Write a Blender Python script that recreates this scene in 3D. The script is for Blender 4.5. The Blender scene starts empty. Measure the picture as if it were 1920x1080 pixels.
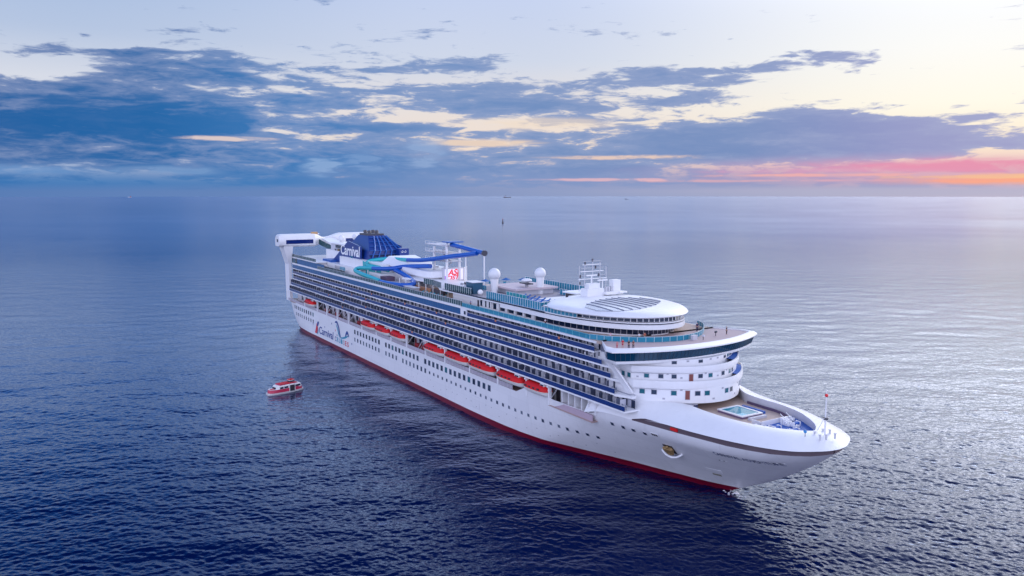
import bpy, bmesh, math, random
from mathutils import Vector, Matrix
R = math.radians
random.seed(7)
scene = bpy.context.scene
COL = scene.collection

# ------------------------------------------------------------------ camera
CAM = Vector((105.919, -114.434, 57.72))
CR = Vector((0.52109849, 0.85349655, 0.0))
CF = Vector((-0.8474946, 0.51743403, -0.11838464))
CU = Vector((-0.10104088, 0.06169006, 0.99296781))
cd = bpy.data.cameras.new("camera")
cam = bpy.data.objects.new("camera", cd)
COL.objects.link(cam)
cam.matrix_world = Matrix(((CR.x, CU.x, -CF.x, CAM.x), (CR.y, CU.y, -CF.y, CAM.y), (CR.z, CU.z, -CF.z, CAM.z), (0, 0, 0, 1)))
cd.sensor_width = 36.0
cd.lens = 1493.0 / 1920.0 * 36.0
cd.clip_start = 1.0
cd.clip_end = 60000.0
scene.camera = cam
scene.view_settings.view_transform = 'Standard'
scene.view_settings.look = 'None'
scene.view_settings.exposure = 0.0
scene.view_settings.gamma = 1.0

def lin(r, g, b):
    def f(c):
        c /= 255.0
        return c / 12.92 if c <= 0.04045 else ((c + 0.055) / 1.055) ** 2.4
    return (f(r), f(g), f(b), 1.0)

# ------------------------------------------------------------------ node helpers
class NT:
    def __init__(s, tree): s.t = tree
    def n(s, typ, **kw):
        x = s.t.nodes.new(typ)
        for k, v in kw.items(): setattr(x, k, v)
        return x
    def put(s, sock, v):
        if hasattr(v, 'is_linked'): s.t.links.new(v, sock)
        else: sock.default_value = v
    def m(s, op, a, b=None, c=None, clamp=False):
        x = s.n('ShaderNodeMath', operation=op, use_clamp=clamp)
        s.put(x.inputs[0], a)
        if b is not None: s.put(x.inputs[1], b)
        if c is not None: s.put(x.inputs[2], c)
        return x.outputs[0]
    def v(s, op, a, b=None):
        x = s.n('ShaderNodeVectorMath', operation=op)
        s.put(x.inputs[0], a)
        if b is not None: s.put(x.inputs[1], b)
        return x.outputs['Value'] if op == 'DOT_PRODUCT' else x.outputs['Vector']
    def ss(s, x, a, b):
        y = s.n('ShaderNodeMapRange', interpolation_type='SMOOTHSTEP')
        s.put(y.inputs['Value'], x)
        y.inputs['From Min'].default_value = a; y.inputs['From Max'].default_value = b
        return y.outputs[0]
    def ramp(s, fac, stops, lo=0.0, hi=1.0):
        y = s.n('ShaderNodeValToRGB')
        e = y.color_ramp.elements
        st = [((p - lo) / (hi - lo), c) for p, c in stops]
        e[0].position, e[0].color = st[0]
        e[1].position, e[1].color = st[-1]
        for p, c in st[1:-1]:
            q = e.new(p); q.color = c
        s.put(y.inputs[0], s.m('DIVIDE', s.m('SUBTRACT', fac, lo), hi - lo))
        return y.outputs[0]
    def mix(s, f, a, b, mode='MIX'):
        y = s.n('ShaderNodeMix', data_type='RGBA', blend_type=mode)
        s.put(y.inputs[0], f); s.put(y.inputs[6], a); s.put(y.inputs[7], b)
        return y.outputs[2]
    def comb(s, x, y, z=0.0):
        c = s.n('ShaderNodeCombineXYZ')
        s.put(c.inputs[0], x); s.put(c.inputs[1], y); s.put(c.inputs[2], z)
        return c.outputs[0]
    def noise(s, vec, scale, detail=4.0, rough=0.5, dist=0.0):
        y = s.n('ShaderNodeTexNoise')
        s.put(y.inputs['Vector'], vec)
        y.inputs['Scale'].default_value = scale; y.inputs['Detail'].default_value = detail
        y.inputs['Roughness'].default_value = rough; y.inputs['Distortion'].default_value = dist
        return y.outputs['Fac']

# ------------------------------------------------------------------ sky (world)
FH = Vector((CF.x, CF.y, 0)).normalized()
SUN_AZ, SUN_EL = R(64), R(7)          # bearing from the view heading, and height
sun_dir = (FH * math.cos(SUN_AZ) + CR * math.sin(SUN_AZ)) * math.cos(SUN_EL) + Vector((0, 0, math.sin(SUN_EL)))

def build_world():
    w = bpy.data.worlds.new("World"); scene.world = w; w.use_nodes = True
    t = w.node_tree; t.nodes.clear(); N = NT(t)
    geo = N.n('ShaderNodeTexCoord').outputs['Generated']
    nrm = N.v('NORMALIZE', geo)
    a = N.v('DOT_PRODUCT', nrm, tuple(CR)); f = N.v('DOT_PRODUCT', nrm, tuple(FH))
    az = N.m('ARCTAN2', a, f)
    sep = N.n('ShaderNodeSeparateXYZ'); N.put(sep.inputs[0], nrm)
    el = N.m('ARCSINE', sep.outputs[2])
    eld = N.m('MULTIPLY', el, 180 / math.pi); azd = N.m('MULTIPLY', az, 180 / math.pi)
    elp = N.m('MAXIMUM', eld, 0.0)
    # clear sky by elevation, for the left, the middle, the right and behind
    left = N.ramp(elp, [(0, lin(150, 175, 215)), (3, lin(205, 212, 228)), (7, lin(214, 218, 230)), (10, lin(180, 196, 224)), (14.5, lin(162, 186, 224)), (18, (0.10, 0.50, 1.35, 1)), (25, (0.05, 0.26, 0.9, 1)), (40, lin(6, 52, 155)), (62, lin(30, 88, 180)), (90, lin(130, 160, 218))], 0, 90)
    mid = N.ramp(elp, [(0, lin(225, 195, 195)), (3, lin(240, 220, 204)), (6, lin(230, 222, 220)), (9, lin(206, 214, 232)), (14, lin(192, 206, 238)), (18, (2.2, 2.7, 3.6, 1)), (23, (1.2, 1.6, 2.4, 1)), (31, lin(30, 92, 205)), (46, lin(10, 58, 160)), (66, lin(36, 92, 182)), (90, lin(130, 160, 218))], 0, 90)  # left and middle: above the frame raised and darkened to shape sea reflections
    right = N.ramp(elp, [(0, lin(205, 178, 200)), (1.2, lin(226, 182, 192)), (3, lin(248, 230, 208)), (5.5, lin(253, 247, 232)), (9, lin(250, 249, 246)), (13, lin(242, 245, 252)), (35, lin(200, 215, 250)), (90, lin(130, 160, 218))], 0, 90)
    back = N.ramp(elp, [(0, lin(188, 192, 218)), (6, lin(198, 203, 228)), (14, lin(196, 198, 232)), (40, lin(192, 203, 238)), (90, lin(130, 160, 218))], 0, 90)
    c = N.mix(N.ss(azd, -30, -2), left, mid)
    c = N.mix(N.ss(azd, 0, 30), c, right)
    back_boost = N.ramp(elp, [(0, (3.6, 3.6, 3.6, 1)), (24, (2.6, 2.6, 2.6, 1)), (50, (0.9, 0.9, 0.9, 1)), (90, (0.9, 0.9, 0.9, 1))], 0, 90)  # unseen sky behind boosted low down, added to light the hull side
    back = N.mix(1.0, back, back_boost, 'MULTIPLY')
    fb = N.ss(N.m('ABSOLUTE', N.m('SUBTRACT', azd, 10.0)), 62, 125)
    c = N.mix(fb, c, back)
    # glows added above the frame, right, to brighten the water's reflection
    for (ga, gs, ge, gt, gc) in ((40, 25, 22, 4.6, (9.0, 8.4, 8.2, 1)), (40, 20, 37, 11.0, (5.2, 5.6, 6.5, 1))):
        gx = N.m('DIVIDE', N.m('SUBTRACT', azd, float(ga)), float(gs)); gy = N.m('DIVIDE', N.m('SUBTRACT', elp, float(ge)), gt)
        glow = N.m('EXPONENT', N.m('MULTIPLY', N.m('ADD', N.m('MULTIPLY', gx, gx), N.m('MULTIPLY', gy, gy)), -1.0))
        c = N.mix(glow, c, gc)
    # real sky model underneath, low sun
    sk = N.n('ShaderNodeTexSky', sky_type='NISHITA', sun_disc=False)
    sk.sun_elevation = SUN_EL; sk.sun_rotation = math.atan2(sun_dir.x, sun_dir.y)
    c = N.mix(1.0, c, N.mix(1.0, sk.outputs[0], (0.006, 0.006, 0.006, 1), 'MULTIPLY'), 'ADD')
    # clouds
    P = N.comb(az, el)
    q1 = N.comb(N.m('MULTIPLY', az, 8.0), N.m('MULTIPLY', el, 46.0), 1.7)
    n1 = N.noise(q1, 1.0, 9, 0.62, 0.35)
    q2 = N.comb(N.m('MULTIPLY', az, 5.0), N.m('MULTIPLY', el, 11.0), 5.1)
    n2 = N.noise(q2, 1.0, 5, 0.55, 0.2)
    q3 = N.comb(N.m('MULTIPLY', az, 26.0), N.m('MULTIPLY', el, 120.0), 9.3)
    n3 = N.noise(q3, 1.0, 6, 0.6, 0.5)
    blobs = [(-31.99, 4.68, 11.13, 1.84, 1.45), (-22.53, 4.49, 7.68, 1.38, 0.95), (-25.44, 8.64, 6.52, 0.58, 1.15), (-21.14, 10.23, 2.11, 0.92, 0.5), (-20.28, 7.5, 4.61, 0.65, 1.15), (-30.49, 6.77, 7.68, 0.35, 0.3), (-14.18, 5.99, 7.29, 0.54, 1.0), (-11.54, 4.54, 8.44, 0.46, 1.0), (-10.13, 2.59, 5.18, 1.38, 0.95), (-11.8, 8.45, 6.14, 0.46, 0.62), (-4.48, 8.82, 4.22, 0.5, 0.6), (-8.93, 7.21, 5.76, 0.38, 0.6), (-2.26, 6.03, 3.45, 0.77, 0.5), (0.0, 7.3, 6.14, 0.58, 1.0), (1.5, 6.1, 5.37, 0.5, 1.1), (11.64, 7.68, 3.65, 0.54, 1.0), (11.5, 6.34, 4.41, 0.54, 1.0), (15.69, 8.24, 7.68, 0.31, 0.8), (20.87, 8.87, 3.26, 0.38, 0.95), (20.04, 5.32, 2.69, 0.69, 1.1), (15.46, 4.54, 6.14, 0.54, 0.95), (23.49, 4.32, 4.61, 0.38, 0.75), (7.12, 5.18, 4.61, 0.31, 0.6), (6.78, 3.58, 9.98, 0.77, 0.8), (18.94, 3.41, 9.98, 0.84, 0.85), (27.84, 3.12, 7.29, 0.65, 0.9), (-23.6, 2.14, 16.12, 1.15, 1.05), (1.52, 1.88, 12.66, 0.69, 0.85), (0.0, 0.53, 42.21, 0.35, 0.7), (12.67, 2.64, 6.14, 0.54, 0.6), (31.12, 5.42, 2.3, 0.19, 0.4), (18.99, 2.35, 12.66, 0.61, 0.6), (10.89, 1.19, 18.42, 0.5, 0.8)]   # bearing, height, widths (degrees), strength
    dens = None
    for (x, y, sx, sy, am) in blobs:
        a0, e0 = math.radians(x), math.radians(y)
        d = N.v('MULTIPLY', N.v('SUBTRACT', P, (a0, e0, 0)), (57.2958 / sx, 57.2958 / sy, 0))
        g = N.m('MULTIPLY', N.m('EXPONENT', N.m('MULTIPLY', N.v('DOT_PRODUCT', d, d), -0.7)), am)
        dens = g if dens is None else N.m('ADD', dens, g)
    fld = N.m('ADD', dens, N.m('ADD', N.m('MULTIPLY', N.m('SUBTRACT', n1, 0.5), 3.4), N.m('ADD', N.m('MULTIPLY', N.m('SUBTRACT', n2, 0.5), 1.2), N.m('MULTIPLY', N.m('SUBTRACT', n3, 0.5), 2.4))))
    alpha = N.m('MULTIPLY', N.ss(fld, 0.42, 0.95), 0.97)
    ccol = N.ramp(azd, [(-40, lin(0, 86, 154)), (-24, lin(0, 96, 164)), (-15, lin(48, 118, 184)), (-6, lin(92, 134, 190)), (4, lin(104, 138, 190)), (16, lin(116, 142, 192)), (26, lin(146, 152, 200)), (40, lin(170, 166, 205)), (90, lin(165, 165, 205))], -40, 90)
    # thicker parts deeper, lifted towards the horizon
    thick = N.ss(fld, 0.7, 1.9)
    light = N.mix(0.42, ccol, lin(176, 184, 214))
    ccol = N.mix(thick, light, ccol)
    ccol = N.mix(N.m('MULTIPLY', N.ss(N.m('ADD', N.m('MULTIPLY', n3, 0.7), N.m('MULTIPLY', n2, 0.5)), 0.52, 0.82), N.m('ADD', 0.12, N.m('MULTIPLY', N.ss(azd, -16, 0), 0.25))), ccol, light)
    hz = N.ramp(azd, [(-40, lin(42, 112, 178)), (-18, lin(62, 122, 184)), (-4, lin(122, 148, 196)), (10, lin(138, 154, 198)), (24, lin(160, 160, 196)), (40, lin(190, 172, 196)), (90, lin(170, 166, 205))], -40, 90)
    c = N.mix(alpha, c, ccol)
    low = N.m('SUBTRACT', 1.0, N.ss(elp, 0.5, 2.6))
    c = N.mix(N.m('MULTIPLY', low, N.m('SUBTRACT', 0.9, N.m('MULTIPLY', N.ss(azd, 14, 30), 0.45))), c, hz)
    # pink and orange bands of the afterglow over the horizon, right
    def band(x, y, sx, sy, col, am, c, rag=1.5):
        a0, e0 = math.radians(x), math.radians(y)
        d = N.v('MULTIPLY', N.v('SUBTRACT', P, (a0, e0, 0)), (57.2958 / sx, 57.2958 / sy, 0))
        g = N.m('EXPONENT', N.m('MULTIPLY', N.v('DOT_PRODUCT', d, d), -0.7))
        k = N.m('ADD', 0.85, N.m('ADD', N.m('MULTIPLY', N.m('SUBTRACT', n3, 0.5), 2.2 * rag), N.m('MULTIPLY', N.m('SUBTRACT', n1, 0.5), 1.6 * rag)))
        g = N.ss(N.m('MULTIPLY', g, k), 0.15, 0.80)
        return N.mix(N.m('MULTIPLY', g, am, clamp=True), c, lin(*col))
    c = band(30.24, 1.72, 8.83, 0.42, (238, 142, 172), 0.95, c, 0.8)
    c = band(20.37, 1.48, 6.52, 0.15, (226, 160, 192), 0.5, c)
    c = band(33.31, 0.82, 7.29, 0.31, (255, 172, 132), 1.0, c, 0.7)
    c = band(31.4, 1.03, 5.76, 0.13, (255, 205, 135), 0.9, c)
    c = band(21.7, 1.19, 8.06, 0.1, (255, 190, 165), 0.8, c)
    c = band(26.2, 0.1, 19.96, 0.23, (180, 174, 204), 0.85, c, 0.4)
    c = band(16.28, 0.83, 8.44, 0.08, (235, 180, 180), 0.6, c)
    c = band(8.65, 2.49, 4.99, 0.15, (250, 215, 190), 0.75, c)
    c = band(7.19, 0.94, 4.99, 0.1, (240, 190, 195), 0.7, c)
    c = band(-19.27, 3.61, 2.69, 0.15, (238, 215, 205), 0.8, c)
    c = band(-2.27, 3.52, 3.45, 0.23, (252, 222, 190), 0.75, c)
    c = band(1.89, 4.85, 4.61, 0.38, (242, 222, 200), 0.55, c)
    # lit tops of small cumulus low on the left and a soft rose veil low on the right
    c = band(-13.23, 1.83, 1.15, 0.58, (158, 186, 224), 0.6, c, 1.9)
    c = band(-10.13, 2.30, 1.73, 0.69, (140, 170, 214), 0.5, c, 1.8)
    c = band(-6.22, 2.95, 1.30, 1.00, (158, 182, 220), 0.55, c, 1.9)
    c = band(-23.31, 1.45, 2.69, 0.27, (140, 172, 214), 0.5, c, 1.8)
    c = band(-30.82, 1.42, 3.45, 0.27, (120, 160, 210), 0.5, c, 1.8)
    c = band(24.58, 1.51, 12.66, 0.84, (224, 160, 186), 0.42, c, 0.35)
    painted_haze = N.ramp(azd, [(-40, lin(88, 122, 178)), (-12, lin(112, 138, 188)), (4, lin(146, 160, 198)), (20, lin(176, 178, 204)), (40, lin(196, 190, 208)), (90, lin(170, 166, 205))], -40, 90)
    c = N.mix(N.m('MULTIPLY', N.m('SUBTRACT', 1.0, N.ss(elp, 0.0, 0.75)), 0.8), c, painted_haze)
    # horizon haze is painted: lowest sky blended towards the sea colour
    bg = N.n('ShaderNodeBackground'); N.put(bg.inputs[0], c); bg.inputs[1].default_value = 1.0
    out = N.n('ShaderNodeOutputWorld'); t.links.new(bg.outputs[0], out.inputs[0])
build_world()

sd = bpy.data.lights.new("sun", 'SUN'); sd.energy = 0.5; sd.angle = R(25); sd.color = (1.0, 0.86, 0.74)
sun = bpy.data.objects.new("sun", sd); COL.objects.link(sun)
sun.rotation_euler = sun_dir.to_track_quat('Z', 'Y').to_euler()
# ------------------------------------------------------------------ object helpers
MATS = {}
def mat(name, color, rough=0.5, var=0.08, vscale=0.6, metallic=0.0, spec=0.5, streak=0.0, emit=None, seams=0.0):
    if name in MATS: return MATS[name]
    m = bpy.data.materials.new(name); m.use_nodes = True
    t = m.node_tree; t.nodes.clear(); N = NT(t)
    pos = N.n('ShaderNodeTexCoord').outputs['Object']
    col = (color[0], color[1], color[2], 1)
    n = N.noise(pos, vscale, 4, 0.6)
    k = N.m('ADD', 1.0 - var, N.m('MULTIPLY', n, 2 * var))
    if streak:
        sv = N.v('MULTIPLY', pos, (0.9, 0.9, 0.07))
        s2 = N.ss(N.noise(sv, 1.0, 5, 0.65), 0.5, 0.8)
        k = N.m('MULTIPLY', k, N.m('SUBTRACT', 1.0, N.m('MULTIPLY', s2, streak)))
    if seams:
        sp = N.n('ShaderNodeSeparateXYZ'); N.put(sp.inputs[0], pos)
        br = N.n('ShaderNodeTexBrick'); N.put(br.inputs['Vector'], N.comb(sp.outputs[0], sp.outputs[2]))
        br.inputs['Scale'].default_value = 1.0; br.inputs['Brick Width'].default_value = 9.0; br.inputs['Row Height'].default_value = 2.4
        br.inputs['Mortar Size'].default_value = 0.035; br.inputs['Mortar Smooth'].default_value = 0.6
        br.inputs['Color1'].default_value = (1, 1, 1, 1); br.inputs['Color2'].default_value = (0.94, 0.94, 0.945, 1); br.inputs['Mortar'].default_value = (1 - seams, 1 - seams, 1 - seams, 1)
        col = N.mix(1.0, col, br.outputs['Color'], 'MULTIPLY')
    c = N.mix(1.0, col, N.comb(k, k, k), 'MULTIPLY')
    p = N.n('ShaderNodeBsdfPrincipled')
    N.put(p.inputs['Base Color'], c)
    N.put(p.inputs['Roughness'], N.m('ADD', rough, N.m('MULTIPLY', N.m('SUBTRACT', n, 0.5), 0.12)))
    p.inputs['Metallic'].default_value = metallic
    p.inputs['Specular IOR Level'].default_value = spec
    if emit:
        p.inputs['Emission Color'].default_value = (color[0], color[1], color[2], 1)
        p.inputs['Emission Strength'].default_value = emit
    out = N.n('ShaderNodeOutputMaterial'); t.links.new(p.outputs[0], out.inputs[0])
    MATS[name] = m
    return m

WHITE = mat("white_paint", (0.80, 0.80, 0.82), 0.38, 0.04, 0.25, streak=0.05)
HULLW = mat("hull_white", (0.79, 0.79, 0.81), 0.32, 0.035, 0.12, streak=0.09, seams=0.14)
BOOT = mat("boot_red", (0.16, 0.003, 0.02), 0.4, 0.12, 0.2)
GREY = mat("grey_paint", (0.36, 0.36, 0.40), 0.5, 0.08)
LGREY = mat("light_grey", (0.55, 0.55, 0.60), 0.5, 0.06)
DARK = mat("dark_opening", (0.03, 0.025, 0.035), 0.6, 0.2)
GLASSD = mat("dark_glass", (0.008, 0.018, 0.05), 0.08, 0.2, 0.5, spec=0.6)
GLASSG = mat("green_glass", (0.006, 0.06, 0.075), 0.1, 0.25, 0.5, spec=0.6)
NAVYG = mat("navy_rail_glass", (0.004, 0.030, 0.16), 0.12, 0.3, 0.3, spec=0.5)
BLUEG = mat("blue_band_glass", (0.002, 0.085, 0.25), 0.15, 0.2, 0.2, spec=0.5)
TEALG = mat("teal_glass", (0.02, 0.22, 0.33), 0.15, 0.35, 0.4, spec=0.5)
CURT = [mat("curtain_white", (0.62, 0.62, 0.66), 0.8, 0.08, 1.5), mat("curtain_grey", (0.36, 0.37, 0.44), 0.8, 0.1, 1.5), mat("curtain_beige", (0.50, 0.40, 0.33), 0.8, 0.1, 1.5)]
CHAIRM = mat("balcony_chair", (0.33, 0.35, 0.42), 0.7, 0.1)
WOODD = mat("brown_door", (0.22, 0.06, 0.05), 0.5, 0.1)
TAN = mat("tan_deck", (0.50, 0.38, 0.32), 0.7, 0.10, 0.8)
PINKD = mat("pink_deck", (0.48, 0.37, 0.37), 0.7, 0.07, 0.6)
BLUED = mat("blue_deck", (0.01, 0.10, 0.42), 0.55, 0.12)
FUNB = mat("funnel_blue", (0.003, 0.032, 0.21), 0.35, 0.08)
FUNL = mat("funnel_light_blue", (0.008, 0.10, 0.40), 0.4, 0.1)
SLB = mat("slide_blue", (0.005, 0.09, 0.45), 0.22, 0.05)
SLT = mat("slide_teal", (0.02, 0.40, 0.44), 0.22, 0.05)
RED = mat("lifeboat_red", (0.62, 0.012, 0.014), 0.55, 0.14, 0.9, spec=0.25)
REDD = mat("dark_red", (0.30, 0.02, 0.03), 0.5, 0.1)
STRAKE = mat("strake_grey", (0.115, 0.085, 0.10), 0.5, 0.1)
TEXTB = mat("lettering_blue", (0.02, 0.06, 0.26), 0.5, 0.02)
TEXTW = mat("lettering_white", (0.85, 0.86, 0.88), 0.5, 0.02)
TEXTR = mat("lettering_red", (0.60, 0.03, 0.05), 0.5, 0.02)
TEXTT = mat("lettering_teal", (0.03, 0.28, 0.42), 0.5, 0.02)
RUST = mat("anchor_rust", (0.27, 0.17, 0.07), 0.7, 0.35, 2.0)
METAL = mat("dark_metal", (0.06, 0.06, 0.08), 0.45, 0.1)
RADOME = mat("radome_white", (0.72, 0.73, 0.76), 0.4, 0.03)
POOL = mat("pool_water", (0.003, 0.24, 0.33), 0.06, 0.35, 0.7)
SKIN = mat("skin", (0.50, 0.28, 0.20), 0.6, 0.05)
HAIR = mat("dark_hair", (0.03, 0.02, 0.02), 0.7, 0.1)

class MB:
    def __init__(s): s.v = []; s.f = []; s.m = []; s.mats = []
    def mi(s, m):
        if m not in s.mats: s.mats.append(m)
        return s.mats.index(m)
    def face(s, pts, m):
        b = len(s.v); s.v += [tuple(p) for p in pts]; s.f.append(list(range(b, b + len(pts)))); s.m.append(s.mi(m))
    def box(s, x0, x1, y0, y1, z0, z1, m):
        x0, x1 = min(x0, x1), max(x0, x1); y0, y1 = min(y0, y1), max(y0, y1); z0, z1 = min(z0, z1), max(z0, z1)
        b = len(s.v)
        s.v += [(x, y, z) for z in (z0, z1) for y in (y0, y1) for x in (x0, x1)]
        for q in ((0, 2, 3, 1), (4, 5, 7, 6), (0, 1, 5, 4), (2, 6, 7, 3), (0, 4, 6, 2), (1, 3, 7, 5)):
            s.f.append([b + k for k in q]); s.m.append(s.mi(m))
    def grid(s, rows, m, closed=False, flip=False):
        """rows: lists of points of equal length, joined by quads; m a material or f(i, j)"""
        b = len(s.v); n = len(rows[0])
        for r in rows: s.v += [tuple(p) for p in r]
        for i in range(len(rows) - 1):
            for j in range(n if closed else n - 1):
                k = (j + 1) % n
                q = [b + i * n + j, b + i * n + k, b + (i + 1) * n + k, b + (i + 1) * n + j]
                s.f.append(q[::-1] if flip else q); s.m.append(s.mi(m(i, j) if callable(m) and not hasattr(m, 'node_tree') else m))
        return b
    def cap(s, pts, m): s.face(pts, m)
    def prism(s, plan, z0, z1, m, top=None):
        lo = [(p[0], p[1], z0) for p in plan]; hi = [(p[0], p[1], z1) for p in plan]
        s.grid([lo, hi], m, closed=True)
        s.face(hi, top or m); s.face(lo[::-1], m)
    def tube(s, pts, r, m, n=8, cap=True):
        pts = [Vector(p) for p in pts]; rows = []
        up = Vector((0, 0, 1))
        for i, p in enumerate(pts):
            d = (pts[min(i + 1, len(pts) - 1)] - pts[max(i - 1, 0)])
            if d.length < 1e-6: d = Vector((0, 0, 1))
            d.normalize()
            a = d.cross(up)
            if a.length < 0.05: a = d.cross(Vector((1, 0, 0)))
            a.normalize(); c = a.cross(d)
            rr = r[i] if isinstance(r, (list, tuple)) else r
            rows.append([p + (a * math.cos(2 * math.pi * k / n) + c * math.sin(2 * math.pi * k / n)) * rr for k in range(n)])
        s.grid(rows, m, closed=True)
        if cap:
            s.face(rows[0][::-1], m if not callable(m) or hasattr(m, 'node_tree') else m(0, 0)); s.face(rows[-1], m if not callable(m) or hasattr(m, 'node_tree') else m(len(rows) - 2, 0))
    def sphere(s, c, r, m, n=16, k=10, zs=1.0):
        rows = []
        for i in range(k + 1):
            t = math.pi * i / k
            rows.append([(c[0] + r * math.sin(t) * math.cos(2 * math.pi * j / n), c[1] + r * math.sin(t) * math.sin(2 * math.pi * j / n), c[2] - r * zs * math.cos(t)) for j in range(n)])
        s.grid(rows, m, closed=True)
    def mesh(s, name, smooth=False):
        me = bpy.data.meshes.new(name); me.from_pydata(s.v, [], s.f)
        for m in s.mats: me.materials.append(m)
        me.polygons.foreach_set('material_index', s.m)
        bm = bmesh.new(); bm.from_mesh(me)
        bmesh.ops.remove_doubles(bm, verts=bm.verts, dist=0.0005)
        bmesh.ops.recalc_face_normals(bm, faces=bm.faces)
        bm.to_mesh(me); bm.free()
        if smooth:
            me.polygons.foreach_set('use_smooth', [True] * len(me.polygons))
            try: me.set_sharp_from_angle(angle=R(38))
            except Exception: pass
        me.update()
        return me
    def build(s, name, parent=None, smooth=False, loc=None):
        o = bpy.data.objects.new(name, s.mesh(name, smooth)); COL.objects.link(o)
        if parent: o.parent = parent
        if loc: o.location = loc
        return o

def one(name, parent, fn, smooth=False, loc=None):
    b = MB(); fn(b); return b.build(name, parent, smooth, loc)
def thing(name, label, cat, loc=(0, 0, 0), rz=0.0, group=None):
    o = bpy.data.objects.new(name, None); COL.objects.link(o)
    o.location = loc; o.rotation_euler = (0, 0, rz); o.empty_display_size = 0.5
    o['label'] = label; o['category'] = cat
    if group: o['group'] = group
    return o
def dup(o, parent=None):
    c = o.copy(); COL.objects.link(c)
    if parent: c.parent = parent
    for ch in list(o.children): dup(ch, c)
    return c
def interp(x, tab):
    if x <= tab[0][0]: return tab[0][1]
    for (a, b), (c, d) in zip(tab, tab[1:]):
        if x <= c: return b + (d - b) * (x - a) / (c - a)
    return tab[-1][1]
def smooth_line(pts, n):
    """Catmull-Rom through pts, n points per span"""
    P = [Vector(p) for p in pts]; out = []
    for i in range(len(P) - 1):
        p0 = P[max(i - 1, 0)]; p1 = P[i]; p2 = P[i + 1]; p3 = P[min(i + 2, len(P) - 1)]
        for k in range(n):
            t = k / n
            out.append(0.5 * ((2 * p1) + (p2 - p0) * t + (2 * p0 - 5 * p1 + 4 * p2 - p3) * t * t + (3 * p1 - p0 - 3 * p2 + p3) * t ** 3))
    out.append(P[-1]); return out
def text(name, s, parent, m, o, rt, up, w=None, h=1.0, thick=0.04, shear=0.0, warp=None, bold=0.0):
    """flat lettering whose baseline starts at o, running along rt with height h (and width w)"""
    cu = bpy.data.curves.new(name, 'FONT'); cu.body = s; cu.size = 1.0; cu.extrude = 0.01; cu.shear = shear; cu.offset = bold
    to = bpy.data.objects.new(name, cu); COL.objects.link(to)
    bpy.context.view_layer.update()
    dg = bpy.context.evaluated_depsgraph_get()
    me = bpy.data.meshes.new_from_object(to.evaluated_get(dg))
    bpy.data.objects.remove(to)
    xs = [v.co.x for v in me.vertices]; ys = [v.co.y for v in me.vertices]
    x0, x1, y1 = min(xs), max(xs), max(ys)
    kh = h / y1; kw = (w / (x1 - x0)) if w else kh
    rt = Vector(rt).normalized(); up = Vector(up).normalized(); nn = rt.cross(up); o = Vector(o)
    for v in me.vertices:
        X = (v.co.x - x0) * kw; Y = v.co.y * kh
        if warp: X, Y = warp(X, Y)
        v.co = o + rt * X + up * Y + nn * (v.co.z / 0.01 * thick * 0.5 + thick * 0.5)
    me.materials.clear(); me.materials.append(m); me.name = name
    ob = bpy.data.objects.new(name, me); COL.objects.link(ob); ob.parent = parent
    return ob
# ------------------------------------------------------------------ sea: a wind-sea height field on one large sheet
import numpy as np
def wave_tile(n, size, wind, seed, V, lmin, spread=2.0):
    rng = np.random.default_rng(seed)
    k1 = np.fft.fftfreq(n, size / n) * 2 * np.pi
    kx, ky = np.meshgrid(k1, k1, indexing='ij'); k = np.hypot(kx, ky); k[0, 0] = 1
    Lp = V * V / 9.81
    c = (kx * math.cos(wind) + ky * math.sin(wind)) / k
    P = np.exp(-1 / (k * Lp) ** 2) / k ** 3.6 * np.abs(c) ** spread * np.exp(-(k * lmin / (2 * np.pi)) ** 2 * 1.4)
    P[0, 0] = 0
    H = np.sqrt(P) * (rng.normal(size=(n, n)) + 1j * rng.normal(size=(n, n)))
    h = np.real(np.fft.ifft2(H)); k[0, 0] = 0
    sx = np.real(np.fft.ifft2(1j * kx * np.fft.fft2(h))); sy = np.real(np.fft.ifft2(1j * ky * np.fft.fft2(h)))
    h /= math.sqrt(float((sx ** 2 + sy ** 2).mean()))      # unit slope
    return h
def sample(h, size, x, y):
    n = h.shape[0]; u = (x / size * n) % n; v = (y / size * n) % n
    i = np.floor(u).astype(int); j = np.floor(v).astype(int); fu = u - i; fv = v - j
    i %= n; j %= n; i2 = (i + 1) % n; j2 = (j + 1) % n
    return (h[i, j] * (1 - fu) + h[i2, j] * fu) * (1 - fv) + (h[i, j2] * (1 - fu) + h[i2, j2] * fu) * fv

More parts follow.
